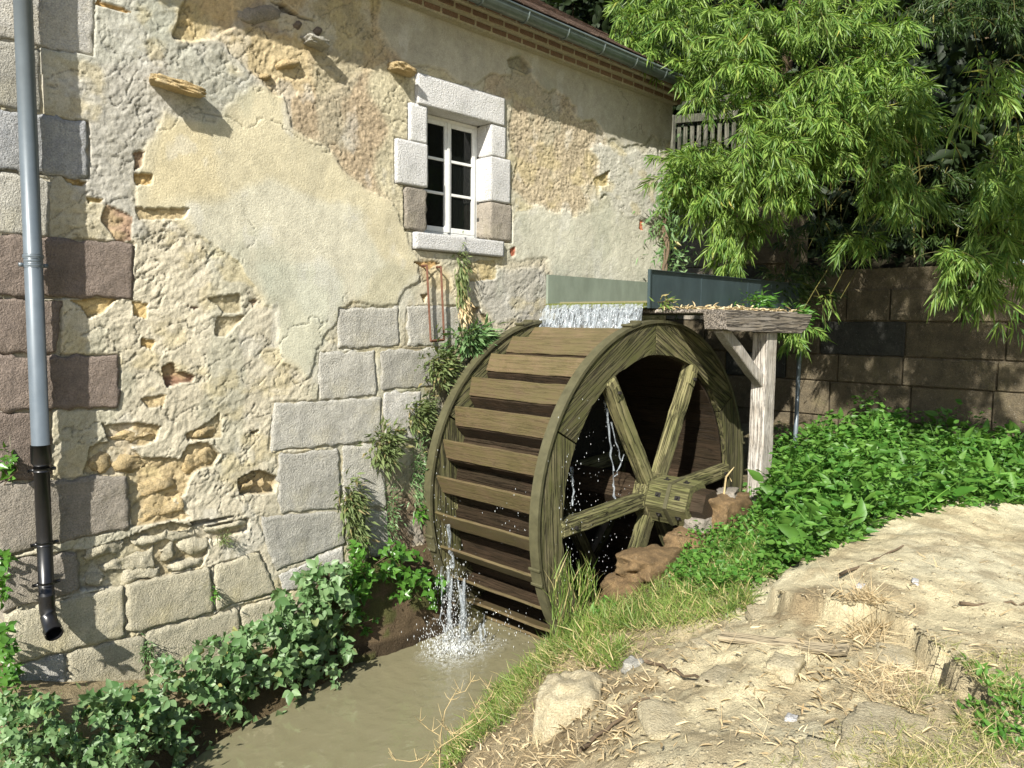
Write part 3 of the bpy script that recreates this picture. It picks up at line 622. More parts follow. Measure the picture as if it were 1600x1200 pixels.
for q, mt, pr in BL:
    # image y grows downwards: give corners in wall order (bottom-left first)
    stone_block([q[3], q[2], q[1], q[0]], mt, (pr*.35+.002) if mt in ('grey', 'pale') else pr*.7+.003, rnd=.006 if mt in ('grey', 'pale') else .010, amp=.011, wob=1.5)
for nm, (x0, z0, x1, z1), mt, pr, dp in WB:
    stone_block([(x0, z0), (x1, z0), (x1, z1), (x0, z1)], mt, pr, dp, 'window_'+nm, True, .004 if mt == 'white' else .014, .0015 if mt == 'white' else .012, wob=.12 if mt == 'white' else .9, parent=mill)
stone_block([(4.70, 4.25), (5.91, 4.25), (5.91, 4.412), (4.70, 4.412)], 'white', .055, .2, 'window_sill', True, .004, .001, wob=.05, parent=mill)
# quoins seen from the side
for k, (z0, z1) in enumerate([(.5, .93), (.95, 1.33), (1.35, 1.72), (1.74, 2.28), (2.3, 2.8), (2.82, 3.22), (3.24, 3.68), (3.7, 4.16), (4.18, 4.66), (4.68, 5.2), (5.22, 5.75), (5.77, 6.3)]):
    m4 = Matrix.Translation((XC-.012, .03, 0)); d = .5 if k % 2 else .85
    K('quoin', MB().bbox((0, 0, z0), (.05, d, z1), .01, m4).mesh('quoin', MT[['cream', 'taupe', 'taupe', 'brown', 'brown', 'taupe', 'brown', 'cream', 'grey', 'blue', 'grey', 'pale'][k]]), wall)
# rubble
RUB = [cz(p) for p in ([(385, 925), (770, 835), (785, 885), (400, 968)], [(190, 1080), (545, 955), (560, 1080), (220, 1112)], [(335, 1112), (560, 1082), (555, 1130), (350, 1168)], [(565, 945), (640, 922), (650, 1030), (575, 1060)],
    [(665, 925), (850, 900), (850, 980), (680, 1000)], [(580, 1080), (810, 1000), (830, 1050), (600, 1120)], [(800, 845), (1080, 785), (1100, 830), (810, 880)], [(105, 960), (370, 900), (350, 985), (110, 1060)], [(110, 1135), (250, 1120), (245, 1196), (110, 1200)],
    [(135, 430), (260, 405), (290, 515), (150, 535)], [(250, 310), (420, 268), (540, 290), (400, 350)], [(262, 480), (430, 400), (520, 455), (380, 535)], [(415, 610), (600, 520), (690, 590), (430, 690)], [(420, 720), (700, 640), (720, 745), (430, 820)],
    [(700, 430), (860, 365), (900, 440), (710, 520)], [(750, 280), (900, 235), (915, 305), (755, 330)], [(1030, 545), (1140, 528), (1145, 560), (1040, 575)], [(1030, 585), (1138, 570), (1140, 605), (1035, 615)], [(1147, 558), (1190, 558), (1186, 600), (1147, 602)], [(500, 820), (620, 800), (620, 832), (480, 850)])]
for i, q in enumerate(RUB):
    stone_block([q[3], q[2], q[1], q[0]], 'ochre' if 8 < i < 19 else 'cream', -.01 if i < 9 else -.022, .06, 'rubble_stone', rnd=.016, amp=.05, bul=.006, wob=2.4)
for q, mt in (([(452, 30), (477, 28), (478, 46), (453, 48)], 'brown'), ([(482, 40), (508, 38), (511, 55), (485, 58)], 'brown'), ([(428, 93), (470, 90), (476, 104), (430, 112)], 'ochre'), ([(362, 15), (430, 0), (448, 30), (380, 42)], 'taupe'), ([(400, 112), (430, 110), (432, 128), (402, 128)], 'ochre')):
    stone_block([q[3], q[2], q[1], q[0]], mt, .0, .05, 'rubble_stone', rnd=.03, amp=.03, bul=.03, wob=1.6)
def rock_mesh(name, r, seed, mat, sub=3, flat=.5, amp=.35, jag=.0, box=.6):
    """irregular stone: a rounded box pushed about by noise"""
    import bmesh
    bm = bmesh.new(); bmesh.ops.create_cube(bm, size=2); bmesh.ops.subdivide_edges(bm, edges=bm.edges, cuts=2**sub-1, use_grid_fill=True)
    r = np.array(r, float)
    P = np.array([v.co for v in bm.verts]); L = np.linalg.norm(P, axis=1, keepdims=True); Q = P/L*(1-box)+P*box*.85
    s = seed*13.7
    n = (fbm(Q[:, 0]*1.1+s, Q[:, 1]*1.1+Q[:, 2]*.9, seed, 3)-.5)+(fbm(Q[:, 1]*1.3-s, Q[:, 2]*1.3+Q[:, 0]*.7, seed+9, 3)-.5)
    n2 = (fbm(Q[:, 0]*4+s, Q[:, 1]*4+Q[:, 2]*3, seed+2, 3)-.5)
    if jag: n2 = np.floor(n2*8)/8*jag+n2*(1-jag)
    Q = Q*(1+n[:, None]*amp*1.3+n2[:, None]*amp*.5)*r
    for v, q in zip(bm.verts, Q): v.co = q
    me = bpy.data.meshes.new(name); bm.to_mesh(me); bm.free(); me.materials.append(mat)
    me.polygons.foreach_set('use_smooth', np.ones(len(me.polygons), bool)); return me
# stones left standing out of the wall
for (a, c_, r, sd, mt, lb) in (((278, 137), None, (.21, .115, .038), 4, 'ochre', 'long flat ochre stone jutting from the wall, largest of three'), ((492, 66), None, (.10, .095, .034), 6, 'grey', 'small grey stone jutting from the wall near the top'), ((626, 108), None, (.13, .10, .04), 9, 'ochre', 'ochre stone jutting from the wall by the window lintel')):
    p = at(*a, y=-.05); me = rock_mesh('corbel_stone', r, sd, MT[mt], 4, box=.8, amp=.55, jag=.9)
    o = K('corbel_stone', me, mill, loc=tuple(p), label=lb); o.rotation_euler = (.05, .08, .05)
# --- window
win = K('window', None, mill, loc=(5.302, .22, 4.47), label='white six pane casement window')
def wk(name, me): o = obj(name, me, win); return o
x0, x1, z0, z1 = -.424, .424, -.05, 1.16
fr = MB()
for a, b_ in (((x0, -.03, z0), (x0+.04, .04, z1)), ((x1-.04, -.03, z0), (x1, .04, z1)), ((x0+.04, -.03, z1-.04), (x1-.04, .04, z1)), ((x0+.04, -.045, z0), (x1-.04, .04, z0+.045))): fr.bbox(a, b_, .004)
wk('frame', fr.mesh('frame', MT['paint']))
wk('sill_board', MB().bbox((x0, -.14, z0-.035), (x1, -.02, z0+.012), .006, seg=6).mesh('sill_board', MT['fence']))
for s in (-1, 1):
    cs = MB(); a0, a1 = (x0+.042, -.004) if s < 0 else (.004, x1-.042); zz0 = z0+.048; zz1 = z1-.042; st = .042
    cs.bbox((a0, -.045, zz0), (a0+st, 0, zz1), .004); cs.bbox((a1-st, -.045, zz0), (a1, 0, zz1), .004)
    cs.bbox((a0+st, -.043, zz0), (a1-st, -.002, zz0+st*1.3), .004); cs.bbox((a0+st, -.043, zz1-st), (a1-st, -.002, zz1), .004)
    hh = (zz1-zz0-st*2.3)/3
    for k in (1, 2): zc = zz0+st*1.3+hh*k; cs.bbox((a0+st, -.041, zc-.014), (a1-st, -.004, zc+.014), .003)
    if s > 0: cs.bbox((-.016, -.058, zz0), (.016, -.046, zz1), .003)
    wk('casement', cs.mesh('casement', MT['paint']))
    for k in range(3):
        zc = zz0+st*1.3+hh*k; wk('pane', MB().box((a0+st-.004, -.024, zc-.002), (a1-st+.004, -.02, zc+hh+.002)).mesh('pane', MT['glass_t'] if 'glass_t' in MT else MT['glass']))
cu = MB(); cpts = [(.10+.3*i/24, .16+.018*math.sin(i*1.3)) for i in range(25)]
for i in range(24): (a, b_), (c_, d_) = cpts[i:i+2]; cu.add([(a+.06, b_, .0), (c_+.06, d_, .0), (c_+.02-.06*(1-i/24), d_, 1.15), (a+.02-.06*(1-i/24), b_, 1.15)], [(0, 1, 2, 3)])
wk('curtain', cu.mesh('curtain', MT['curtain']))
# --- downpipe
dp = K('downpipe', None, mill, loc=(1.43, -.13, 1.45), label='grey metal downpipe with a black plastic foot at the left corner')
def dk(name, b, mt, smooth=True): return obj(name, b.mesh(name, MT[mt], smooth), dp)
dk('grey_pipe', MB().tube([(0, 0, 1.2), (0, 0, 5.35)], .055, 20), 'pipe')
b = MB()
for zc, r in ((2.50, .062), (2.44, .061), (2.47, .057)): b.tube([(0, 0, zc-.014), (0, 0, zc-.007), (0, 0, zc+.007), (0, 0, zc+.014)], [r-.004, r, r, r-.004], 20)
b.box((-.085, -.01, 2.43), (-.055, .01, 2.455)); b.box((.055, -.01, 2.43), (.085, .01, 2.455)); b.box((-.01, .05, 2.43), (.01, .14, 2.45)); dk('collar', b, 'pipe')
t = np.linspace(0, 1.25, 9); el = [(0, -.16*(1-math.cos(a))*1.1, .13-.16*math.sin(a)) for a in t]
b = MB().tube([(0, 0, 1.1), (0, 0, .16)], .048, 20).tube([(0, 0, 1.24), (0, 0, 1.12), (0, 0, 1.1)], [.063, .063, .049], 20)
dk('black_pipe', b, 'black')
b = MB(); b.tube([(0, 0, .2)]+el, .05, 20, False).tube([(0, 0, .2)]+el, .043, 20, False); e1 = np.array(el[-1]); e0 = np.array(el[-2]); dd = (e1-e0)/np.linalg.norm(e1-e0)
b.tube([e1-dd*.02, e1+dd*.03], .058, 20, False); b.tube([e1-dd*.02, e1+dd*.03], .048, 20, False); dk('outlet_elbow', b, 'black')
for zc in (1.07, .56, .28):
    b = MB().tube([(0, 0, zc-.012), (0, 0, zc+.012)], .054, 20)
    for s in (-1, 1): b.tube([(s*.05, 0, zc), (s*.085, 0, zc)], .012, 8)
    b.tube([(0, .04, zc), (0, .14, zc)], .01, 6); dk('pipe_clip', b, 'black')
# --- rusty iron frame on the wall
pl = [at(*q, y=-.07) for q in ((667, 415), (673, 533), (694, 531), (689, 417))]
b = MB()
for k in range(3):
    b.tube([pl[k], pl[k+1]], .014, 4)
for k in (0, 3): b.tube([pl[k], pl[k]+np.array([0, .1, .0])], .012, 4)
K('iron_bracket', b.mesh('iron_bracket', MT['rust']), mill, label='rusty U-shaped iron bracket on the wall below the window')
# --- cornice of bricks, gutter, roof
brick = [MB().bbox((-.098, -.06, -.024), (.098, .06, .024), .005).mesh('brick', MT['brick']) for _ in range(3)]
cor = K('cornice', None, mill, loc=(5.2, 0, EAVE))
for r in range(3):
    for k in range(36):
        o = obj('brick', brick[k % 3], cor, loc=(XC-5.2-.02+.225*k+(r % 2)*.11, -.05-.07*r, .045+.064*r)); o.rotation_euler = (random.uniform(-.02, .02), random.uniform(-.02, .02), random.uniform(-.03, .03) if r else 0)
K('cornice_mortar', MB().box((XC, -.10, EAVE+.0), (XE, .25, EAVE+.07)).box((XC, -.17, EAVE+.07), (XE, .25, EAVE+.135)).box((XC, -.235, EAVE+.135), (XE, .25, EAVE+.2)).mesh('cornice_mortar', MT['cream']), mill)
g0 = (-.40, EAVE+.19); n = 10
prof = [(g0[0]+.075*math.cos(a), g0[1]-.02+.085*math.sin(a)) for a in np.linspace(math.pi, 2*math.pi, n)]
prof = [(prof[0][0], prof[0][1]+.01)]+prof
V = []; F = []
for xx in (XC-.3, XE+.12):
    V += [(xx, y_, z_) for y_, z_ in prof]+[(xx, y_+(g0[0]-y_)*.06, z_+.006) for y_, z_ in prof[::-1]]
n = len(prof)*2; F = [(i, (i+1) % n, n+(i+1) % n, n+i) for i in range(n)]+[tuple(range(n-1, -1, -1)), tuple(range(n, 2*n))]
gut = K('gutter', mesh('gutter', np.array(V), F, MT['gutter'], False), mill)
K('gutter_bead', MB().tube([(XC-.3, -.478, EAVE+.185), (XE+.12, -.478, EAVE+.185)], .012, 8).mesh('gutter_bead', MT['gutter'], True), mill)
for k in range(13):
    xx = XC+.2+k*.62; b = MB(); pts = [(xx, y_, z_-.004) for y_, z_ in prof]; b.tube(pts, .010, 5); o = K('gutter_strap', b.mesh('gutter_strap', MT['gutter']), mill)
RP = math.radians(32); rdx = (0, math.cos(RP), math.sin(RP)); R0 = np.array([0, -.43, EAVE+.235])
b = MB(); e = R0+np.array(rdx)*5.2
b.add([(XC-.3, R0[1]+.05, R0[2]-.03), (XE+.16, R0[1]+.05, R0[2]-.03), (XE+.16, e[1], e[2]-.03), (XC-.3, e[1], e[2]-.03), (XC-.3, .4, EAVE+.2), (XE+.16, .4, EAVE+.2), (XE+.16, e[1], e[2]-.25), (XC-.3, e[1], e[2]-.25)], [(0, 1, 2, 3), (7, 6, 5, 4), (0, 4, 5, 1), (1, 5, 6, 2), (3, 2, 6, 7), (0, 3, 7, 4)])
roof = K('roof', b.mesh('roof', MT['tile']), mill)
tile = MB().bbox((-.083, 0, -.007), (.083, .24, .007), .003).mesh('tile', MT['tile'])
stuffV = []; cnt = 0; tb = MB()
for r in range(40):
    for k in range(31 if r < 8 else 31):
        xx = XE+.12-k*.171-(r % 2)*.085; p = R0+np.array(rdx)*(r*.118)
        m4 = Matrix.Translation((xx, p[1]-.02, p[2]+random.uniform(0, .006))) @ Matrix.Rotation(RP-.07+random.uniform(-.03, .03), 4, 'X') @ Matrix.Rotation(random.uniform(-.04, .04), 4, 'Z')
        if cnt < 290:
            cnt += 1; o = obj('tile', tile, roof); o.matrix_local = Matrix.Translation(-Vector(roof.location)-mill.location+Vector((0, 0, 0))) @ m4; o.matrix_local = Matrix.Translation(-(Vector(roof.location)+Vector(mill.location))) @ m4
        else: tb.box((-.083, 0, -.007), (.083, .24, .007), m4)
K('roof_tiles', tb.mesh('roof_tiles', MT['tile']), roof, kind='stuff')

# ================================================================== WATER WHEEL
WC = Vector((6.485, 0, 1.80)); YF, YB = -1.69, -.18; RO, RI = 1.77, 1.44
wh = thing('water_wheel', 'large mossy wooden overshot water wheel turning against the mill wall', 'water wheel', tuple(WC))
def WK(name, me, parent=wh, **k): return obj(name, me, parent, **k)
def arc_board(ra, rb, a0, a1, y0, y1, mt, name, n=12, wav=.006):
    V = []; F = []
    for i, a in enumerate(np.linspace(a0, a1, n+1)):
        w1 = rng.normal(0, wav); w2 = rng.normal(0, wav*.6)
        for r, y in ((ra+w1, y0), (rb+w2, y0), (rb+w2, y1), (ra+w1, y1)): V.append((r*math.cos(a), y, r*math.sin(a)))
    for i in range(n):
        for k in range(4): F.append((i*4+k, i*4+(k+1) % 4, i*4+4+(k+1) % 4, i*4+4+k))
    F += [(3, 2, 1, 0), (n*4, n*4+1, n*4+2, n*4+3)]; return mesh(name, np.array(V), F, MT[mt])
for y0, y1, face in ((YF, YF+.085, YF), (YB-.085, YB, YB-.085)):
    for k in range(6):
        a = math.radians(92+60*k); half = math.radians(29.7)
        me = arc_board(RI+.0, RO-.02, -half, half, y0+.012, y1-.012 if y0 == YF else y1, 'rim', 'felloe')
        o = WK('felloe', me); o.rotation_euler = (0, -(a+math.radians(30)), 0)
    V = []; n = 120
    for i in range(n):
        a = 2*math.pi*i/n; ca_, sa_ = math.cos(a), math.sin(a)
        for r, y in ((RO-.018, y0-.006), (RO+.012, y0-.006), (RO+.012, y1+.01), (RO-.018, y1+.01)): V.append((r*ca_, y, r*sa_))
    F = [(i*4+k, i*4+(k+1) % 4, (i+1) % n*4+(k+1) % 4, (i+1) % n*4+k) for i in range(n) for k in range(4)]
    bnd = WK('rim_band', mesh('rim_band', np.array(V), F, MT['band'], False))
    for a in (math.radians(194), math.radians(14), math.radians(104)):
        m4 = Matrix.Rotation(-a, 4, 'Y'); b = MB()
        b.bbox((RO+.004, y0-.014, -.07), (RO+.026, y1+.018, .07), .004, m4); b.bbox((RO+.02, y0-.02, -.085), (RO+.04, y1+.024, -.06), .004, m4); b.bbox((RO+.02, y0-.02, .06), (RO+.04, y1+.024, .085), .004, m4)
        obj('clamp', b.mesh('clamp', MT['band']), bnd)
# buckets: 30 sloping boards with a riser behind each
PY0, PY1 = YF+.086, YB-.086; L = PY1-PY0
def board_mesh(r0, a0, r1, a1, th, mt, name, seg=8):
    p = np.array([r0*math.cos(a0), r0*math.sin(a0)]); q = np.array([r1*math.cos(a1), r1*math.sin(a1)]); t = (q-p)/np.linalg.norm(q-p); nn = np.array([-t[1], t[0]])*th/2
    w_ = np.linalg.norm(q-p)/2; mid = (p+q)/2; ang = math.atan2(t[1], t[0])
    m4 = Matrix.Translation((mid[0], PY0+L/2, mid[1])) @ Matrix.Rotation(-ang, 4, 'Y')
    return MB().bbox((-w_, -L/2+.003, -th/2), (w_, L/2-.003, th/2), .004, m4, seg).mesh(name, MT[mt])
for v in range(30):
    a = math.radians(136.4-.4+12*v)
    ba = board_mesh(1.715+random.uniform(-.006, .006), 0, 1.612, math.radians(5.7), .026, 'paddle', 'paddle')
    o = WK('paddle', ba); o.rotation_euler = (0, -a, 0)
    rb_ = board_mesh(1.606, math.radians(5.8), 1.456, math.radians(7.6), .024, 'sole', 'riser')
    o = WK('riser', rb_); o.rotation_euler = (0, -a, 0)
ns = 48
for k in range(ns):
    a = 2*math.pi*(k+.5)/ns; w_ = math.pi*(RI+.01)/ns-.002; m4 = Matrix.Rotation(-a, 4, 'Y')
    WK('sole_board', MB().bbox((RI-.012+random.uniform(-.002, .002), PY0+.002, -w_), (RI+.014, PY1-.002, w_), .003, m4).mesh('sole_board', MT['sole']))
# spokes, hub and axle
for y0, base in ((YF+.015, 3), (YB-.10, 3)):
    for k in range(6):
        a = math.radians(base+60*k); m4 = Matrix.Identity(4)
        b = MB().bbox((-.075, y0-.03, .12), (.075, y0+.10, RI+.02 if y0 > -1 else RI+.015), .016, None, 12)
        if y0 < -1: b.bbox((-.05, y0-.045, RI-.20), (.05, y0-.028, RI-.06), .004); 
        o = WK('spoke', b.mesh('spoke', MT['spoke'])); o.rotation_euler = (0, math.pi/2-a, 0)
        if y0 < -1:
            obj('bolt', MB().tube([(0, y0-.07, RI-.13), (0, y0-.03, RI-.13)], .018, 6).mesh('bolt', MT['iron']), o)
hexp = [(.235*math.cos(math.radians(8+60*i)), .235*math.sin(math.radians(8+60*i))) for i in range(6)]
rh = lambda s: [(a*s, b*s) for a, b in hexp]
hub = WK('hub', MB().prism(rh(1.), YF-.47, YF-.02).mesh('hub', MT['hubwood']))
WK('hub_boss', MB().prism(rh(1.12), YF-.02, YF+.14).mesh('hub_boss', MT['spoke'])); WK('hub_boss', MB().prism(rh(1.1), YB-.16, YB+.02).mesh('hub_boss', MT['spoke']))
WK('axle_end', MB().prism(rh(.72), YF-.62, YF-.48).mesh('axle_end', MT['sole']))
WK('axle', MB().prism(rh(.8), YF+.14, YB+.18).mesh('axle', MT['sole']))
for a in range(6):
    m4 = Matrix.Rotation(-math.radians(38+60*a), 4, 'Y')
    for yy in (YF-.36, YF-.14):
        b = MB().box((.200, yy-.03, -.022), (.208, yy+.03, .022), m4); b.tube([m4 @ Vector((.204, yy, 0)), m4 @ Vector((.228, yy, 0))], .012, 6); obj('bolt_plate', b.mesh('bolt_plate', MT['iron']), hub)
WK('hub_strap', MB().prism(rh(1.05), YF-.27, YF-.23).mesh('hub_strap', MT['band']))

# ================================================================== FLUME + TRESTLE
fl = thing('flume', 'grey zinc water trough pouring onto the top of the wheel', 'trough', (6.45, -.9, 3.70))
def FK(name, b, mt, **k): o = K(name, b.mesh(name, MT[mt]), fl, **k); return o
FX0 = 6.44; FX1 = 9.9; FY0 = -1.55; FY1 = -.22; FZ = 3.72
FK('far_side', MB().box((FX0, FY1, FZ), (FX1, FY1+.004, FZ+.355)).box((FX0, FY1, FZ+.355), (FX1, FY1+.03, FZ+.36)).box((FX0, FY1+.004, FZ), (FX0+.02, FY1+.03, FZ+.355)), 'galv')
FK('near_side', MB().box((FX0, FY0-.004, FZ-.02), (FX1, FY0, FZ+.36)).box((FX0, FY0-.03, FZ+.36), (FX1, FY0, FZ+.365)).box((FX0, FY0-.03, FZ-.02), (FX0+.02, FY0-.004, FZ+.36)), 'zinc')
FK('trough_bottom', MB().box((FX0-.03, FY0, FZ-.012), (FX1, FY1, FZ)), 'galv')
FK('algae_lip', MB().box((FX0-.045, FY0+.01, FZ-.02), (FX0+.22, FY1-.01, FZ+.035)), 'moss')
FK('seam', MB().box((8.5, FY0-.007, FZ-.02), (8.53, FY0-.004, FZ+.36)).box((7.45, FY0-.007, FZ-.02), (7.47, FY0-.004, FZ+.36)), 'zinc')
FK('channel_water', MB().box((FX0+.2, FY0+.002, FZ+.002), (FX1, FY1-.002, FZ+.06)), 'water')
FK('carrier_board', MB().bbox((6.60, -2.215, FZ-.068), (8.42, FY1+.15, FZ-.03), .008), 'beam')
tr = thing('timber_trestle', 'silver grey oak post with a brace carrying a weathered beam beside the wheel', 'trestle', (7.67, -2.2, 1.6))
def TK(name, me, **k): return K(name, me, tr, **k)
b = MB().bbox((-.115, -.085, 0), (.115, .085, 1.87), .012, None, 14)
o = TK('post', b.mesh('post', MT['post'])); o.location = (0, 0, 0)
bp = [(6.62, 3.50), (6.7, 3.48), (7.4, 3.475), (8.22, 3.452), (8.34, 3.49), (8.43, 3.56), (8.49, 3.64), (8.495, 3.665), (8.0, 3.67), (7.2, 3.68), (6.58, 3.682), (6.60, 3.60)]
TK('beam', MB().prism([(a-7.67, b_-1.6) for a, b_ in bp], -.14, .10).mesh('beam', MT['beam'])).location = (0, 0, 0)
A = np.array([7.60, 2.93]); B_ = np.array([6.72, 3.52]); t = (B_-A); ln = np.linalg.norm(t); an = math.atan2(t[1], t[0])
m4 = Matrix.Translation(((A[0]+B_[0])/2-7.67, 0, (A[1]+B_[1])/2-1.6)) @ Matrix.Rotation(-an+math.pi/2, 4, 'Y')
TK('brace', MB().bbox((-.06, -.05, -ln/2), (.06, .05, ln/2), .008, m4, 8).mesh('brace', MT['post'])).location = (0, 0, 0)

# ================================================================== WATER FALLING
def ribbon(path, w, n=6, seed=0, rough=.3):
    """falling sheet of water: rows follow path, columns spread along Y"""
    P = np.array(path); m_ = len(P); V = []
    for i in range(m_):
        for j in range(n+1):
            yy = P[i, 1]+(j/n-.5)*w[i]; k = vn(np.array([j*1.7+seed]), np.array([i*.55]), seed)[0]-.5
            V.append((P[i, 0]+k*rough*.1*i/m_, yy+.2*k*w[i]/n, P[i, 2]+(.03*k if i in (m_-1,) else 0)))
    F = [(i*(n+1)+j, i*(n+1)+j+1, (i+1)*(n+1)+j+1, (i+1)*(n+1)+j) for i in range(m_-1) for j in range(n)]
    return V, F
mb = MB(); yc = (FY0+FY1)/2; Wf = FY1-FY0-.03
for s in range(3):
    mb.add(*ribbon([(FX0-.03-.05*t-.05*s*t, yc, FZ+.03-.26*t*t-.03*t) for t in np.linspace(0, 1.02, 9)], [Wf]*9, 70, 3+s, .6))
fall = obj('waterfall', mb.mesh('waterfall', MT['fall'], True), label='sheet of white water spilling from the trough lip onto the wheel', cat='waterfall')
def drops(name, P, r, label, cat='water spray'):
    T = np.array([(.7, 0, 0), (-.7, 0, 0), (0, .7, 0), (0, -.7, 0), (0, 0, 3.2), (0, 0, -3.2)]); Fo = np.array([(0, 2, 4), (2, 1, 4), (1, 3, 4), (3, 0, 4), (2, 0, 5), (1, 2, 5), (3, 1, 5), (0, 3, 5)])
    V = P[:, None]+T[None]*np.asarray(r).reshape(-1, 1, 1); F = Fo[None]+np.arange(len(P))[:, None, None]*6
    return obj(name, mesh(name, V.reshape(-1, 3), F.reshape(-1, 3), MT['drop'], True), label=label, cat=cat, kind='stuff')
# jets pouring from the low buckets into the pool
mb = MB()
def jet(p0, p1, r0, r1, n=9, wob=.02):
    p0 = np.array(p0); p1 = np.array(p1); pts = [p0*(1-t)+p1*t+np.array([rng.normal(0, wob)*t, rng.normal(0, wob)*t, 0]) for t in np.linspace(0, 1, n)]
    mb.tube(pts, [(r0*(1-t)+r1*t)*rng.uniform(.5, 1.4) for t in np.linspace(0, 1, n)], 6)
for q0, q1, y, a, b_ in (((700, 885), (702, 1000), -.45, .02, .03), ((706, 900), (696, 1010), -.5, .015, .02), ((722, 915), (727, 1010), -.55, .035, .03), ((725, 905), (722, 1005), -.6, .02, .02), ((712, 895), (735, 1010), -.6, .012, .02), ((750, 975), (753, 1012), -.7, .016, .02), ((757, 960), (757, 1010), -.8, .01, .015), ((700, 820), (708, 885), -.42, .016, .022), ((690, 885), (690, 990), -.4, .01, .015)):
    jet(at(*q0, y=y), at(*q1, y=y), a, b_, 10)
obj('water_jet', mb.mesh('water_jet', MT['fall'], True), label='white jets falling from the low buckets into the pool', cat='water jet', kind='stuff')
mb = MB()
for q0, q1, y, a, b_ in (((948, 640), (958, 735), -1.55, .012, .008), ((958, 735), (960, 780), -1.55, .008, .012), ((955, 660), (970, 720), -1.55, .01, .006), ((893, 730), (897, 790), -1.62, .012, .01), ((975, 710), (962, 745), -1.5, .006, .006), ((945, 625), (950, 660), -1.55, .016, .012)):
    jet(at(*q0, y=y), at(*q1, y=y), a, b_, 9, .01)
obj('water_trickle', mb.mesh('water_trickle', MT['fall'], True), label='thin trickles of water dripping inside the wheel', cat='water trickle', kind='stuff')
def scat(c, s, n, y0, y1): q = rng.normal(0, 1, (n, 2))*np.array(s)+np.array(c); return atv(q, y=rng.uniform(y0, y1, n))
P = np.concatenate([scat((712, 955), (16, 38), 620, -.7, -.35), scat((705, 1000), (24, 13), 620, -.9, -.4), scat((770, 985), (40, 18), 160, -1.2, -.7), scat((720, 1015), (20, 6), 420, -.95, -.6)])
P = P[P[:, 2] > WZ]; drops('splash_drops', P, rng.uniform(.0015, .0055, len(P)), 'white spray where the jets strike the pool')
P = np.concatenate([scat((905, 800), (22, 90), 80, -1.9, -1.6), scat((950, 800), (26, 60), 90, -1.7, -1.2), scat((890, 770), (10, 60), 50, -1.8, -1.6), scat((950, 880), (30, 40), 45, -1.8, -1.3), scat((690, 850), (10, 60), 110, -.5, -.25), scat((800, 820), (20, 30), 30, -1.5, -1.2)])
P = P[P[:, 2] > WZ]; drops('dripping_drops', P, rng.uniform(.0012, .0042, len(P)), 'scattered water drops falling inside the wheel')
P = np.stack([rng.uniform(FX0-.16, FX0-.04, 700), rng.uniform(FY0+.02, FY1-.02, 700), rng.uniform(FZ-.27, FZ-.02, 700)], 1); drops('waterfall_drops', P, rng.uniform(.0015, .0045, 700), 'white drops leaping off the sheet below the trough lip')
# foam on the pool
cx_, cy_ = at(712, 1015, z=WZ)[:2]; nr, na = 22, 48; V = []; cc = []
for i in range(nr):
    for j in range(na):
        r = .50*(i+.0)/(nr-1); a = 2*math.pi*j/na; k = fbm(np.array([math.cos(a)*2+5+r*3]), np.array([math.sin(a)*2+r*4]), 4)[0]
        V.append((cx_+r*math.cos(a)*(.7+.7*k), cy_+r*math.sin(a)*(.7+.6*k)*.85, WZ+.006+.07*max(0, 1-r/.3)*(vn(np.array([a*9]), np.array([r*40]), 3)[0]))); cc.append([max(0, 1-(r/.5)**.9)*1.2]*3)
F = [(i*na+j, i*na+(j+1) % na, (i+1)*na+(j+1) % na, (i+1)*na+j) for i in range(nr-1) for j in range(na)]
obj('foam', mesh('foam', np.array(V), F, MT['foam'], True, np.array(cc)), label='white foam spreading on the brown pool below the wheel', cat='foam', kind='stuff')

# ================================================================== RETAINING WALL, FENCE, HILL
rw = thing('retaining_wall', 'shaded old wall of squared stone blocks behind the nettle patch', 'wall', (11.5, -2, 1.8))
RX = 11.5
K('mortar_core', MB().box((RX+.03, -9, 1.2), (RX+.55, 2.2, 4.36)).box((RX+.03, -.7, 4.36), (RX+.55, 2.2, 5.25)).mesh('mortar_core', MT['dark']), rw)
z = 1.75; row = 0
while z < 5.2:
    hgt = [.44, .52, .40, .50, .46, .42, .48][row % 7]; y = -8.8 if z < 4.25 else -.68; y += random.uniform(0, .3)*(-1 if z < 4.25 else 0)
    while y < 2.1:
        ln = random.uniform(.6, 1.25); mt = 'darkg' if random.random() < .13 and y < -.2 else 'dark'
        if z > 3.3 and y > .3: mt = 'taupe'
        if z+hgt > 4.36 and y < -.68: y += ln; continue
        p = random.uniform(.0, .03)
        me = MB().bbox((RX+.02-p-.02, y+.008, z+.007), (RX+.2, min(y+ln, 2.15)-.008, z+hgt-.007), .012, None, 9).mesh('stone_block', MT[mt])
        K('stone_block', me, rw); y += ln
    z += hgt; row += 1
# bank and terrain behind the walls
hv = []; HX = ax(12, 20, .8, 6, RX+.5, 90); HY = ax(-12, 12, .8, 6, -60, 80); a, b_ = np.meshgrid(HX, HY, indexing='ij')
hz = 4.2+(a-RX)*.30+np.clip(a-RX-4, 0, 99)*.75+(fbm(a*.5, b_*.5, 9)-.5)*.8; hz = np.minimum(hz, 30)
ii = np.arange(a.size).reshape(a.shape)
obj('hillside', mesh('hillside', np.stack([a.ravel(), b_.ravel(), hz.ravel()], 1), np.stack([ii[:-1, :-1], ii[1:, :-1], ii[1:, 1:], ii[:-1, 1:]], -1).reshape(-1, 4), MT['hill'], True), kind='structure')
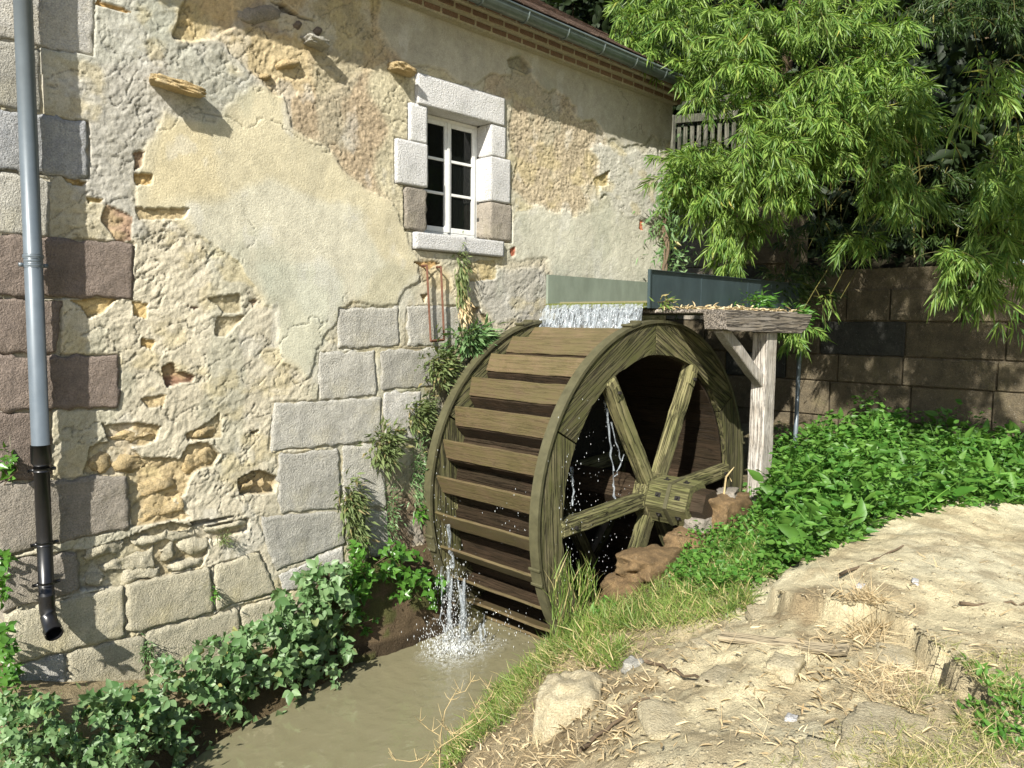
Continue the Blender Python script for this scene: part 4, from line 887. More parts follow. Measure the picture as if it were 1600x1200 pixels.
# fence on top of the wall
fn = thing('picket_fence', 'old grey wooden picket fence on the wall beside the mill corner', 'fence', (11.2, .7, 5.2))
f0 = at(1047, 188, x=11.2); f1 = at(1172, 176, x=11.2)
dv = (f1-f0)/np.linalg.norm(f1-f0); ang = math.atan2(dv[1], dv[0]); sl_ = math.asin(dv[2]); ln = np.linalg.norm(f1-f0)
def rail(p, dz, h, t=.05, l0=-.05, l1=0):
    m4 = Matrix.Translation(Vector(p+np.array([0, 0, dz]))) @ Matrix.Rotation(ang, 4, 'Z') @ Matrix.Rotation(-sl_, 4, 'Y'); return MB().bbox((l0, -t/2, -h/2), (ln+l1, t/2, h/2), .006, m4, 5)
K('rail', rail(f0, 0, .13).mesh('rail', MT['fence']), fn); K('rail', rail(f0, .26, .09, .05, .25).mesh('rail', MT['fence']), fn)
for k in range(12):
    s = .02+k*ln/11.5; p = f0+dv*s; h = random.uniform(-.02, .05)
    K('picket', MB().bbox((p[0]+.04, p[1]-.035, p[2]-.95), (p[0]+.065, p[1]+.035, p[2]+.02+h), .005).mesh('picket', MT['fence']), fn)
pp = at(1049, 215, x=10.9); K('fence_post', MB().bbox((pp[0]-.05, pp[1]-.05, 5.2), (pp[0]+.05, pp[1]+.05, pp[2]+.35), .008).mesh('fence_post', MT['fence']), fn)
p0 = at(1243, 680, x=9.9); p1 = at(1252, 490, x=9.9)
obj('metal_pole', MB().tube([p0+np.array([0, 0, -.2]), p1], .028, 10).mesh('metal_pole', MT['pipe'], True), label='thin grey pole standing against the shaded wall behind the post', cat='pole')

# ================================================================== STONES
def rock(a, r, sd, mt, lb, y=None, g=None, rz=0., box=.6, jag=0., name='stone', dz=0., amp=.3, rx=0.):
    p = at(*a, y=y) if y is not None else on_ground(*a)
    o = obj(name, rock_mesh(name, r, sd, MT[mt], 4 if max(r) > .2 else 3, amp=amp*1.3, box=box, jag=max(jag, .5)), label=lb, cat='stone', group=g, loc=tuple(p+np.array([0, 0, dz]))); o.rotation_euler = (rx, 0, rz); return o
G = 'stones edging the wheel pit'
rock((985, 915), (.30, .20, .13), 3, 'wet', 'flat wet orange stone on the wheel pit edge, lowest of the row', -2.12, G, .15)
rock((1010, 880), (.34, .22, .12), 5, 'wet', 'dark wet flat stone between two orange stones beside the wheel', -2.18, G, .1)
rock((1075, 847), (.26, .2, .13), 8, 'wet', 'orange brown stone directly below the wheel hub', -2.2, G, .2)
rock((1125, 800), (.36, .24, .19), 11, 'wet', 'large brown block under the end of the wheel axle', -2.25, G, .1, .8)
rock((1090, 820), (.14, .14, .10), 31, 'taupe', 'small taupe stone tucked beneath the axle end block', -2.2, G, .1, .8)
rock((943, 958), (.10, .09, .15), 13, 'wet', 'small upright orange stone standing in the grass by the wheel', -2.05, G, .3)
rock((1135, 770), (.16, .12, .04), 33, 'taupe', 'thin flat stone lying on the block at the axle end', -2.25, G, .4, .7)
pw = thing('pit_wall', 'dark wet masonry lining the wheel pit below the row of flat stones', 'wall', (6.5, -2.08, .2))
for k in range(14):
    xx = 4.7+k*.27; zz = .45+.5*(k % 2)+random.uniform(-.05, .05)
    if k < 6: zz = min(zz, .6)
    K('stone', rock_mesh('stone', (.2, .12, .24), 40+k, MT['wet'], 2, box=.7), pw, loc=(xx, -2.08, zz))
G = 'pale rocks in the clay'
rock((893, 1118), (.26, .22, .33), 15, 'clay', 'large pale boulder with yellow lichen on the bank above the pool', None, G, .4, .5, 0, 'boulder', -.08)
for a, r, sd, rz, lb in (((1190, 965), (.17, .09, .035), 17, .6, 'pale cracked rock below the edge of the clay shelf'), ((1225, 1045), (.11, .08, .045), 19, .2, 'angular pale rock just under the loose plank'), ((1095, 1010), (.07, .06, .03), 21, .9, 'small yellow stone at the left end of the plank'), ((1128, 1063), (.14, .1, .02), 23, .1, 'flat pale rock left of the plank'), ((1400, 1030), (.15, .1, .02), 25, .3, 'flat pale rock beside the straw heap'),
    ((1237, 1126), (.035, .03, .018), 27, .3, 'small round white stone lying on the bare clay'), ((1380, 1150), (.28, .16, .02), 29, .2, 'broad flat pale slab near the lower edge'), ((1290, 1190), (.16, .12, .02), 35, .2, 'flat pale slab at the very bottom of the view'), ((1345, 917), (.05, .025, .012), 37, .1, 'tiny white stone on the upper clay shelf'), ((1430, 912), (.035, .02, .02), 39, .3, 'bright white pebble alone on the clay shelf'), ((990, 1045), (.07, .06, .05), 43, .1, 'small dark stone in the grassy hollow'), ((1050, 1130), (.2, .16, .025), 45, .8, 'low pale rock in the middle of the clay')):
    rock(a, r, sd, 'grey' if 'dark' in lb else 'white' if 'white' in lb else 'clay', lb, None, G, rz, .65, .3, 'rock', .0)
# mud bank under the brambles beside the wheel
V = []; cc = []; nu, nv = 60, 30
for i in range(nu+1):
    for j in range(nv+1):
        a = i/nu; xx = 3.6+a*2.0; t_ = j/nv; bul = .10+.24*math.sin(min(1, a*1.15)*math.pi)**.7 if a < .87 else .10
        zz = .2+t_*1.1; yy = -bul*(1-t_)**.55*(1 if a > .02 else 0)-.012; k = fbm(np.array([xx*5]), np.array([zz*5]), 90)[0]-.5
        V.append((xx, yy-k*.14*(1-t_*.7)+(.1 if j == nv else 0), zz)); cc.append(np.array([.125, .09, .052])*(1-.5*(zz < .55)) if k < .05 else np.array([.085, .085, .03]))
F = [(i*(nv+1)+j, (i+1)*(nv+1)+j, (i+1)*(nv+1)+j+1, i*(nv+1)+j+1) for i in range(nu) for j in range(nv)]
obj('mud_bank', mesh('mud_bank', np.array(V), F, MT['mud'], True, np.array(cc)), kind='structure')

# plank and sticks
a = on_ground(1125, 1005); b_ = on_ground(1325, 1027); a[2] += .03; b_[2] += .03; d = b_-a; ln = np.linalg.norm(d)
me = MB().bbox((0, -.035, -.012), (ln, .035, .014), .004, None, 10).mesh('plank', MT['plank'])
obj('plank', me, label='narrow bleached plank lying loose on the pale clay', cat='plank', loc=tuple(a), rot=(.3, -math.asin(d[2]/ln), math.atan2(d[1], d[0])))
for q0, q1, lb in (((1313, 906), (1410, 857), 'long thin stick on the upper clay shelf'), ((905, 1185), (1010, 1100), 'brown stick leaning on straw beside the boulder'), ((1500, 952), (1600, 950), 'straight dry stick at the right edge of the clay'), ((1010, 1040), (1110, 1075), 'short dark twig in the hollow above the boulder')):
    a = on_ground(*q0)+np.array([0, 0, .02]); b_ = on_ground(*q1)+np.array([0, 0, .02]); pts = [a*(1-t)+b_*t+rng.normal(0, .008, 3) for t in np.linspace(0, 1, 9)]
    obj('stick', MB().tube(pts, np.linspace(.011, .006, 9), 6).mesh('stick', MT['bark'], True), label=lb, cat='stick', group='sticks on the clay')

# ================================================================== PLANTS
def stuff_mesh(name, parts, mt, **k):
    V, F = join(parts); return obj(name, mesh(name, V, F, MT[mt]), **k)
def plant(name, label, cat, loc, group=None): return thing(name, label, cat, tuple(loc), group)
def kid(t, name, parts, mt, kind='stuff'):
    V, F = join(parts); return obj(name, mesh(name, V-np.array(t.location), F, MT[mt]), t, kind=kind)
def kmb(t, name, mb, mt):
    mb.V = [tuple(np.array(v)-np.array(t.location)) for v in mb.V]; return obj(name, mb.mesh(name, MT[mt], True), t, kind='stuff' if name in ('stems', 'twigs', 'stalks') else None)

# --- bamboo: culms arching over the wall, drooping leafy sprays
def bamboo(label, px0, py0, rx, ry, dep, dth, nspray, mt='bamboo', root=None, size=1., nl=40, droop=1., shape=None):
    c = at(px0, py0, d=dep); root = np.array(root if root is not None else (13.2+rng.uniform(-.2, 1.2), c[1]*.8+rng.uniform(-.8, .8), 4.6))
    t = plant('bamboo_clump', label, 'bamboo', root, 'bamboo overhanging the wall')
    LP, LD, LL = [], [], []; cm = MB()
    for k in range(2 if nspray < 60 else 4):
        e_ = at(px0+rng.uniform(-.6, .6)*rx, py0+rng.uniform(-.7, .2)*ry, d=dep+rng.uniform(-.4, .4)*dth); s_ = root+rng.uniform(-.3, .3, 3)*(1, 1, 0); top = (s_+e_)/2+np.array([.8, 0, 2.4])
        pts = [s_*(1-u)**2+2*u*(1-u)*top+e_*u*u for u in np.linspace(0, 1, 14)]; cm.tube(pts, np.linspace(.012, .004, 14), 6)
    kmb(t, 'culm', cm, 'culm'); tw = MB()
    for k in range(nspray):
        while 1:
            u = rng.uniform(-1, 1, 3)
            if u@u < 1: break
        q = (px0+u[0]*rx, py0+u[1]*ry)
        if shape is not None and not inpoly(np.array([q[0]]), np.array([q[1]]), shape)[0]: continue
        o = at(*q, d=dep+u[2]*dth); out = np.array([-.75, -.55, .1])+rng.normal(0, .55, 3)+cR*u[0]*.5; out /= np.linalg.norm(out)
        ln = rng.uniform(.3, .62)*size; pts = []; p = o-out*ln*.4; dvec = out.copy(); dvec[2] += .35
        for s in range(9):
            pts.append(p.copy()); dvec[2] -= .17*droop; dvec /= np.linalg.norm(dvec); p = p+dvec*ln/8
        tw.tube(pts, np.linspace(.0035, .0015, 9), 3, False)
        pts = np.array(pts); 
        for s in range(nl):
            f_ = rng.uniform(.15, 1)**.7*8; i_ = int(min(f_, 7)); b0 = pts[i_]*(1-(f_-i_))+pts[i_+1]*(f_-i_); td = pts[i_+1]-pts[i_]; td /= np.linalg.norm(td)
            side = rng.normal(0, 1, 3); side /= np.linalg.norm(side); d = td*.75+side*.62+np.array([0, 0, -.38*droop]); LP.append(b0+side*.02); LD.append(d); LL.append(rng.uniform(.10, .215)*size)
    LP = np.array(LP); LD = np.array(LD); LL = np.array(LL); kid(t, 'foliage', [leaves(T_LANCE, LP, LD, rdir(len(LP), .9), LL, LL*.12)], mt); kmb(t, 'twigs', tw, 'culm')
bamboo('bright bamboo hanging over the end of the mill roof', 1045, 35, 105, 75, 9.9, .6, 120, size=1.05)
bamboo('bright bamboo filling the top of the view left of centre', 1160, 95, 100, 95, 9.4, .7, 150)
bamboo('largest bright bamboo clump above the wooden post', 1335, 165, 125, 100, 8.9, .8, 205)
bamboo('top of the large bamboo clump at the upper edge of the view', 1300, 35, 130, 50, 9.2, .7, 100)
bamboo('bamboo skirt of the large clump above the post', 1215, 245, 85, 85, 8.8, .6, 105)
bamboo('bamboo tip hanging in front of the dark hollow', 1400, 290, 60, 45, 8.8, .4, 34, droop=1.3)
bamboo('bamboo spray hanging over the trough beside the mill corner', 1100, 290, 66, 80, 9.6, .5, 105)
bamboo('drooping bamboo tip just above the trough', 1150, 365, 34, 55, 9.4, .35, 40, droop=1.4)
bamboo('long-leaved yellow green bamboo tip against the dark gap', 1545, 125, 52, 42, 7.4, .35, 20, size=1.15, nl=18, droop=1.2)
bamboo('bamboo column down the right edge of the view', 1565, 300, 60, 95, 8.2, .5, 62)
bamboo('bamboo tips hanging low before the shaded wall', 1530, 415, 75, 52, 8.0, .4, 52, droop=1.2)
bamboo('small bamboo tip alone over the top of the shaded wall', 1345, 375, 26, 20, 9.2, .2, 9)
bamboo('bamboo in half shade at the top right corner', 1530, 15, 110, 50, 10.6, .7, 90, 'bamboo_shade')
bamboo('shaded bamboo in the dark hollow right of the large clump', 1450, 320, 90, 90, 10.9, .6, 30, 'bamboo_shade')
bamboo('shaded bamboo tips hanging under the large clump', 1330, 370, 100, 50, 10.5, .5, 20, 'bamboo_shade')
bamboo('shaded bamboo behind the trough and the post', 1250, 410, 50, 80, 10.7, .4, 22, 'bamboo_shade')
bamboo('small bamboo spray poking out behind the wooden post', 1240, 510, 34, 32, 9.6, .3, 10)
bamboo('two thin bamboo twigs hanging in front of the shaded wall', 1300, 470, 26, 16, 9.2, .2, 4, nl=8)
bamboo('thin bamboo twig hanging low before the right part of the wall', 1560, 490, 35, 20, 8., .2, 4, nl=8)

for (c, lb) in (((7.4, -5.3, 6.3), 'unseen bamboo boughs added past the top right corner to shade the wall'), ((7.2, -4.3, 7.1), 'unseen bamboo boughs added above the top edge at right to shade the wall'), ((7.5, -6.5, 5.9), 'unseen bamboo boughs added beyond the right edge to shade the wall')):  # bamboo added out of view to shade the retaining wall
    q = topx(np.array(c)); bamboo(lb, float(q[0]), float(q[1]), 150, 120, float((np.array(c)-CAM)@cF), .8, 120)

# --- dark trees behind
def tree(label, c, r, h0, n, seed, grp='dark trees behind the mill and bamboo'):
    t = plant('tree', label, 'tree', (c[0], c[1], h0), grp); b = MB(); b.tube([(c[0], c[1], h0-.3), (c[0]+.2, c[1], (h0+c[2])/2), (c[0], c[1], c[2]+r[2]*.5)], [.22, .17, .06], 10)
    cl = rdir(36)*np.array(r)*rng.uniform(.35, .95, (36, 1))+np.array(c)
    for q in cl[:14]: b.tube([(c[0]+.1, c[1], h0+(c[2]-h0)*.6), (np.array(c)+q)/2, q], [.07, .045, .015], 5, False)
    kmb(t, 'trunk', b, 'bark')
    k = rng.integers(0, 36, n); P = cl[k]+rng.normal(0, .42, (n, 3))*np.array([1, 1, .8]); L = rng.uniform(.14, .30, n)*(1 if c[0] < 17 else 1.7)
    kid(t, 'crown', [leaves(T_OVAL, P, rdir(n, -.3), rdir(n, 1.), L, L*.55)], 'tree')
for i, (c, r, lb) in enumerate([((12.5, 4.5, 8.2), (2.6, 2.6, 2.6), 'dark tree directly behind the end of the mill roof'), ((15.5, 1.5, 8.4), (2.6, 2.6, 3.2), 'dark tree behind the picket fence'), ((15.5, -2.5, 7.8), (2.3, 2.6, 3.2), 'dark tree behind the large bamboo clump'), ((15.2, -6.0, 7.6), (2.3, 2.6, 3.2), 'dark tree filling the right edge behind the bamboo'), ((13.6, -1.2, 6.4), (1.2, 2.4, 1.6), 'low dark tree in the hollow under the bamboo'), ((13.4, -4.5, 6.3), (1.2, 2.4, 1.6), 'low dark tree behind the bamboo column at right'), ((10.5, 8.0, 9.5), (2.6, 2.6, 2.6), 'dark treetop showing just over the mill roof ridge'), ((20, 0, 12), (4, 5, 4), 'tall dark tree far up the slope in the middle'), ((20, -7, 12), (4, 5, 4), 'tall dark tree far up the slope at right'), ((17, 6, 11), (3.5, 4, 4), 'tall dark tree up the slope behind the mill'), ((26, -3, 17), (5, 6, 5), 'very tall dark tree on top of the slope in the middle'), ((25, 4, 17), (5, 5, 5), 'very tall dark tree on top of the slope behind the mill'), ((25, -10, 16), (5, 5, 5), 'very tall dark tree on top of the slope at right'), ((13.2, 3.5, 7.0), (1.6, 2.2, 2.2), 'dark bushy tree filling the gap between mill roof and bamboo')]):
    tree(lb, c, r, 4.2+max(0, c[0]-RX)*.35 if c[1] < 3 else 4.0, 6500, i)

# --- climbing plant stem at the mill's end
t = plant('climbing_ivy', 'leafy climbing plant with a dead brown stem at the end of the mill wall', 'climber', at(1042, 480, y=-1.62)); b = MB()
pts = [at(1040+3*math.sin(k*1.3), 480-k*15, y=-1.62+k*.1) for k in range(12)]; 
for s in range(4): b.tube([p+rng.normal(0, .018, 3) for p in pts], .011, 5)
kmb(t, 'stem', b, 'bark')
q = np.concatenate([rng.normal((1052, 395), (16, 45), (420, 2)), rng.normal((1040, 330), (14, 40), (160, 2))]); P = atv(q, y=rng.uniform(-1.0, -.1, len(q)))
kid(t, 'foliage', [leaves(T_LANCE, P, rdir(len(P), -.8), rdir(len(P), .5), rng.uniform(.06, .13, len(P)), rng.uniform(.02, .035, len(P)))], 'bramble')

# --- brambles along the foot of the wall
def bramble(label, poly, n, y0, y1, mt='bramble', size=1., name='bramble_bush', nst=10, yf=None, tpl=T_POINT):
    q = sample(poly, n); yy = rng.uniform(y0, y1, n) if yf is None else yf(q)+rng.uniform(y0, y1, n)
    # bunch the leaves into clumps with gaps between them
    k = fbm(q[:, 0]*.045, q[:, 1]*.045, 95, 3); yy = yy-(k-.5)*.5; keep = fbm(q[:, 0]*.05+9, q[:, 1]*.05, 97, 3) > .47; q, yy = q[keep], yy[keep]; n = len(q)
    P = atv(q, y=yy); t = plant(name, label, 'bramble' if 'bramble' in name else 'plant', (P.mean(0)[0], P.mean(0)[1], P[:, 2].min()), 'brambles and plants along the wall foot')
    out = np.array([-.45, -.7, .55]); nrm = out+rng.normal(0, .62, (n, 3)); D0 = rdir(n)*1.0+np.array([-.1, -.3, -.45]); parts = []; L = rng.uniform(.035, .085, n)*size
    for a, s in ((0, 1.1), (1.2, .88), (-1.2, .88)):
        D, W, U = basis(D0, nrm); d = D*math.cos(a)+W*math.sin(a); parts.append(leaves(tpl, P+d*.008, d+rng.normal(0, .1, (n, 3)), nrm, L*s, L*s*.72))
    kid(t, 'foliage', parts, mt); b = MB(); i2 = rng.integers(0, n, max(12, n//2)); P2 = P[i2]+rng.normal(0, .05, (len(i2), 3)); L2 = rng.uniform(.02, .075, len(i2)); kid(t, 'small_leaves', [leaves(T_LANCE, P2, rdir(len(i2), .1)+np.array([-.2, -.5, 0]), rdir(len(i2), .8), L2, L2*.3)], 'fern' if mt == 'bramble' else 'nettle')
    for s in range(nst):
        i = rng.integers(0, n); p = P[i].copy(); pts = [p+np.array([rng.normal(0, .02)+u*rng.normal(.1, .1), -.05+u*.25, -.25*u*u-u*.12]) for u in np.linspace(0, 1, 7)]; b.tube(pts, .0035, 4, False)
    kmb(t, 'stems', b, 'bark')
bramble('dense bramble mass at the lower left corner under the downpipe', [(0, 1080), (60, 1085), (110, 1090), (190, 1085), (250, 1110), (320, 1215), (180, 1215), (0, 1215)], 1000, -.85, -.15)
bramble('bramble spilling from the wall foot left of the pool', [(170, 1075), (260, 1030), (330, 1015), (350, 1110), (345, 1215), (260, 1215), (200, 1170)], 800, -.8, -.1, size=1., tpl=T_OVAL)
bramble('bramble with large pale leaves in the middle of the bank', [(300, 1010), (380, 985), (450, 940), (500, 1000), (470, 1085), (425, 1135), (370, 1165), (330, 1140), (300, 1090)], 800, -.62, -.1, size=1.12, tpl=T_OVAL)
bramble('bramble trail reaching up the grey stones', [(430, 930), (480, 885), (540, 880), (560, 960), (550, 1020), (520, 1060), (470, 1080), (440, 1020)], 560, -.5, -.08, size=1.15, tpl=T_OVAL)
bramble('glossy bright green plant beneath the wall beside the wheel', [(540, 850), (600, 840), (660, 870), (690, 910), (680, 950), (620, 930), (560, 940), (535, 900)], 330, -.42, -.12, 'ivy', 1.15, 'leafy_plant')
bramble('small green plant just above the mud bank', [(545, 940), (590, 950), (585, 985), (550, 1005), (535, 980)], 60, -.35, -.15, 'ivy', 1., 'leafy_plant', 3)
bramble('single bramble tendril dangling over the brown water', [(520, 1040), (540, 1045), (535, 1105), (515, 1105)], 18, -.5, -.3, 'bramble', .9, 'leafy_plant', 2)
bramble('green weeds climbing the left edge of the mill corner', [(-5, 830), (12, 840), (18, 980), (30, 1100), (-5, 1100)], 160, -.3, .15, 'ivy', .9, 'leafy_plant', 5)
bramble('leafy weed sprouting left of the black pipe joint', [(-5, 700), (22, 715), (18, 745), (-5, 760)], 26, -.15, .1, 'ivy', 1., 'leafy_plant', 3)
bramble('low nettles in shade at the far lower left', [(0, 1120), (120, 1110), (230, 1130), (260, 1210), (0, 1215)], 700, -1.1, -.7, 'bramble', .75, 'leafy_plant', 8)

# --- tufts of wall plants
def tuft(label, a, r, n, y=-.1, L=(.06, .13), mt='fern', hang=0., out=.18):
    c = at(*a, y=y); t = plant('wall_fern', label, 'wall plant', c, 'small plants growing on the mill wall'); s = at(a[0]+r[0], a[1], y=y)-c; sx = np.linalg.norm(s); sz = r[1]/FPX*np.linalg.norm(c-CAM)
    P = c+rng.normal(0, .5, (n, 3))*np.array([sx, .06, sz]); D = (P-c)*np.array([4, 4, 3])+rng.normal(0, .35, (n, 3))+np.array([-.1, -.75, -.1-hang]); Ln = rng.uniform(*L, n)
    kid(t, 'fronds', [leaves(T_LANCE, P, D, rdir(n, 1.), Ln, Ln*.24)], mt); b = MB()
    for k in range(6): b.tube([c+np.array([0, .1, 0]), c*.5+P[k]*.5, P[k]], .003, 3, False)
    kmb(t, 'stems', b, 'bark')
tuft('round dusty green tuft on the wall left of the wheel top', (690, 572), (24, 30), 520, -.1)
tuft('dark strappy tuft above the wheel rim beside the wall', (745, 530), (30, 22), 420, -.12, (.08, .18), 'bramble')
tuft('grey green tuft hanging on the wall lower left of the wheel', (604, 695), (20, 30), 420, -.08)
tuft('thin pale plant rooted in the grey stones near the wheel', (655, 650), (16, 26), 240, -.07)
tuft('hanging tuft in a joint above the glossy green plant', (551, 785), (16, 34), 420, -.08, hang=.3)
tuft('trailing fern below the hanging tuft', (558, 835), (14, 26), 240, -.08, hang=.4)
tuft('tall thin fern on the damp brown masonry', (612, 800), (9, 50), 260, -.07, (.03, .07), 'bramble')
tuft('ragged fern against the left rim of the wheel', (655, 745), (11, 55), 330, -.1, (.04, .09), 'bramble')
tuft('bright green sprig low beside the wheel rim', (657, 800), (10, 12), 60, -.15, (.06, .11), 'ivy')
tuft('fern high above the damp strip beside the wheel', (672, 640), (10, 24), 160, -.07, (.04, .08))
tuft('dry weed hanging straight down beneath the window', (722, 435), (7, 42), 300, -.06, (.05, .11), 'fern', 1.6)
tuft('dry brown weed below the hanging weed', (726, 485), (7, 22), 130, -.07, (.05, .1), 'straw', 1.2)
tuft('tiny sprig growing on the window sill edge', (723, 400), (4, 9), 36, -.07, (.03, .06))
tuft('small dark moss tuft on the rubble of the lower wall', (351, 843), (10, 9), 120, -.04, (.02, .05))
tuft('tiny yellow green sprig in the low stone joint', (334, 925), (5, 9), 40, -.05, (.03, .06), 'ivy')
tuft('green sprig sprouting from the joint near the brambles', (231, 1020), (9, 22), 130, -.05, (.03, .06), 'bramble')
tuft('weeds growing over the near end of the beam', (1185, 470), (26, 12), 200, -1.75, (.05, .12), 'ivy')
tuft('leafy weeds trailing from the beam end by the post', (1245, 495), (26, 16), 180, -1.9, (.06, .13), 'nettle')
tuft('dark leafy weeds hiding the far end of the trough', (1235, 455), (34, 24), 420, -1.5, (.06, .14), 'bamboo_shade', .6)
tuft('pale weed on the board at the trough corner', (1040, 472), (9, 10), 50, -1.75, (.05, .1), 'grass')

# --- ground cover
def cover(name, poly, n, mt, tpl, L, ratio, up, lab, cat, h=(0, .05), clump=0, fl=None, nrmup=1., lean=(0, 0, 0), name_kind='stuff', thr=.0):
    q = sample(poly, n)
    if thr: q = q[fbm(q[:, 0]*.028, q[:, 1]*.034, 98, 3) > thr]
    P = on_ground_v(q); ok = (P[:, 2] > WZ-.02) & ~in_pit(P[:, 0], P[:, 1]); P = P[ok]; n = len(P); P = P+rng.normal(0, .03, (n, 3))*np.array([1, 1, 0]); cl = np.clip((fbm(P[:, 0]*2.6, P[:, 1]*2.6, 301, 3)-.3)*2.6, .12, 1.6); P[:, 2] += rng.uniform(0, 1, n)**1.2*(h[1]-h[0])*cl+h[0]
    D = rng.normal(0, 1, (n, 3)); D[:, 2] = np.abs(D[:, 2])*.4+up; D += np.array(lean); Ln = rng.uniform(*L, n)
    return leaves(tpl, P, D, rdir(n, nrmup), Ln, Ln*ratio)
GREEN = [(1105, 830), (1150, 770), (1200, 770), (1210, 690), (1260, 672), (1340, 655), (1420, 680), (1500, 690), (1610, 695), (1610, 790), (1500, 790), (1400, 812), (1300, 862), (1205, 912), (1120, 940), (1060, 930), (1060, 880)]
FARG = [(1205, 720), (1340, 665), (1610, 700), (1610, 790), (1500, 795), (1400, 815), (1300, 862), (1205, 900), (1190, 800)]
stuff_mesh('nettle_patch', [cover('n', FARG, 13000, 'nettle', T_POINT, (.05, .11), .52, -.1, '', '', (.0, .46), nrmup=1.2), cover('n', FARG, 500, 'nettle', T_OVAL, (.13, .22), .45, .2, '', '', (.1, .4), nrmup=1.2), cover('n', FARG, 700, 'nettle', T_BLADE, (.15, .4), .025, 1., '', '', (.0, .2)), cover('n', GREEN, 11000, 'nettle', T_POINT, (.03, .065), .6, .1, '', '', (.0, .2), nrmup=1.8)], 'nettle', label='bright green nettle and ground elder patch between the post and the clay shelf', cat='ground cover', kind='stuff')
stuff_mesh('bank_grass', [cover('g', [(1060, 830), (1130, 800), (1200, 800), (1215, 905), (1130, 935), (1060, 960), (960, 960), (950, 935), (1030, 905)], 5600, 'grass', T_BLADE, (.05, .13), .06, .9, '', ''),
    cover('g', [(870, 960), (935, 930), (960, 960), (1010, 980), (900, 1010), (850, 1030), (850, 990)], 2500, 'grass', T_BLADE, (.08, .20), .045, 1.1, '', ''),
    cover('g', [(850, 1000), (900, 1010), (880, 1040), (830, 1080), (800, 1130), (740, 1170), (700, 1215), (690, 1195), (740, 1110), (780, 1060)], 4000, 'grass', T_BLADE, (.05, .15), .05, .7, '', '', lean=(-.4, .5, 0)),
    cover('g', [(940, 955), (1180, 930), (1170, 960), (1060, 985), (950, 990)], 2600, 'grass', T_BLADE, (.05, .12), .06, .7, '', ''),
    cover('g', [(900, 1010), (980, 1010), (970, 1050), (910, 1045)], 700, 'grass', T_BLADE, (.07, .16), .06, .8, '', ''),
    ], 'grass', label='grass tufts along the bank top and the water edge', cat='grass', kind='stuff')
stuff_mesh('sparse_grass', [cover('g', [(1430, 1060), (1610, 1020), (1610, 1215), (1380, 1215), (1400, 1130)], 4200, 'grass', T_BLADE, (.03, .08), .045, .4, '', '', thr=.46), cover('g', [(1300, 1150), (1450, 1130), (1450, 1215), (1200, 1215)], 700, 'grass', T_BLADE, (.03, .06), .05, .4, '', ''), cover('g', [(700, 1140), (850, 1010), (1180, 940), (1160, 970), (900, 1060), (800, 1140)], 1600, 'grass', T_BLADE, (.05, .13), .04, .4, '', '')], 'drygrass', label='sparse yellowing grass at the lower right corner and on the bank edge', cat='grass', kind='stuff')
stuff_mesh('low_weeds', [cover('g', [(1000, 880), (1200, 790), (1210, 900), (1100, 930)], 1700, 'ivy', T_OVAL, (.03, .06), .6, .3, '', '', (.0, .12)), cover('g', [(1500, 1080), (1610, 1060), (1610, 1180), (1540, 1170)], 500, 'ivy', T_OVAL, (.02, .045), .5, .3, '', '', (0, .06)), cover('g', [(880, 930), (935, 920), (960, 960), (920, 990)], 110, 'ivy', T_OVAL, (.05, .09), .35, .5, '', '', (.05, .16))], 'nettle', label='small leafy weeds mixed into the bank grass', cat='weeds', kind='stuff')
# weeds rising by the reeds near the front rim
q = sample([(860, 880), (935, 880), (935, 970), (860, 985)], 260); P = atv(q, y=-2.05); D = rng.normal(0, .25, (260, 3)); D[:, 2] = 1.2
stuff_mesh('tall_grass', [leaves(T_BLADE, P-np.array([0, 0, .12]), D, rdir(260), rng.uniform(.12, .3, 260), .008)], 'grass', label='tall grass blades standing before the front rim of the wheel', cat='grass', kind='stuff')
q = sample([(700, 1180), (860, 1020), (1180, 930), (1610, 790), (1610, 1215), (700, 1215)], 1500); P = on_ground_v(q); P = P[P[:, 2] > 1.0]; r_ = rng.uniform(.003, .013, len(P))*rng.uniform(.6, 1.3, len(P))
T8 = np.array([(a, b, c) for a in (-1, 1) for b in (-1, 1) for c in (-.6, .6)])*.8; F8 = np.array([(0, 1, 3), (0, 3, 2), (4, 6, 7), (4, 7, 5), (0, 4, 5), (0, 5, 1), (2, 3, 7), (2, 7, 6), (0, 2, 6), (0, 6, 4), (1, 5, 7), (1, 7, 3)])
an_ = rng.uniform(0, 6.28, len(P)); Vp = T8[None]*(1+rng.normal(0, .25, (len(P), 8, 3))); Vx = Vp[..., 0]*np.cos(an_)[:, None]-Vp[..., 1]*np.sin(an_)[:, None]; Vy = Vp[..., 0]*np.sin(an_)[:, None]+Vp[..., 1]*np.cos(an_)[:, None]
Vp = P[:, None]+np.stack([Vx, Vy, Vp[..., 2]], -1)*r_[:, None, None]
obj('gravel', mesh('gravel', Vp.reshape(-1, 3), (F8[None]+np.arange(len(P))[:, None, None]*8).reshape(-1, 3), MT['clay']), label='small pebbles and crumbs of clay scattered on the bare bank', cat='gravel', kind='stuff')
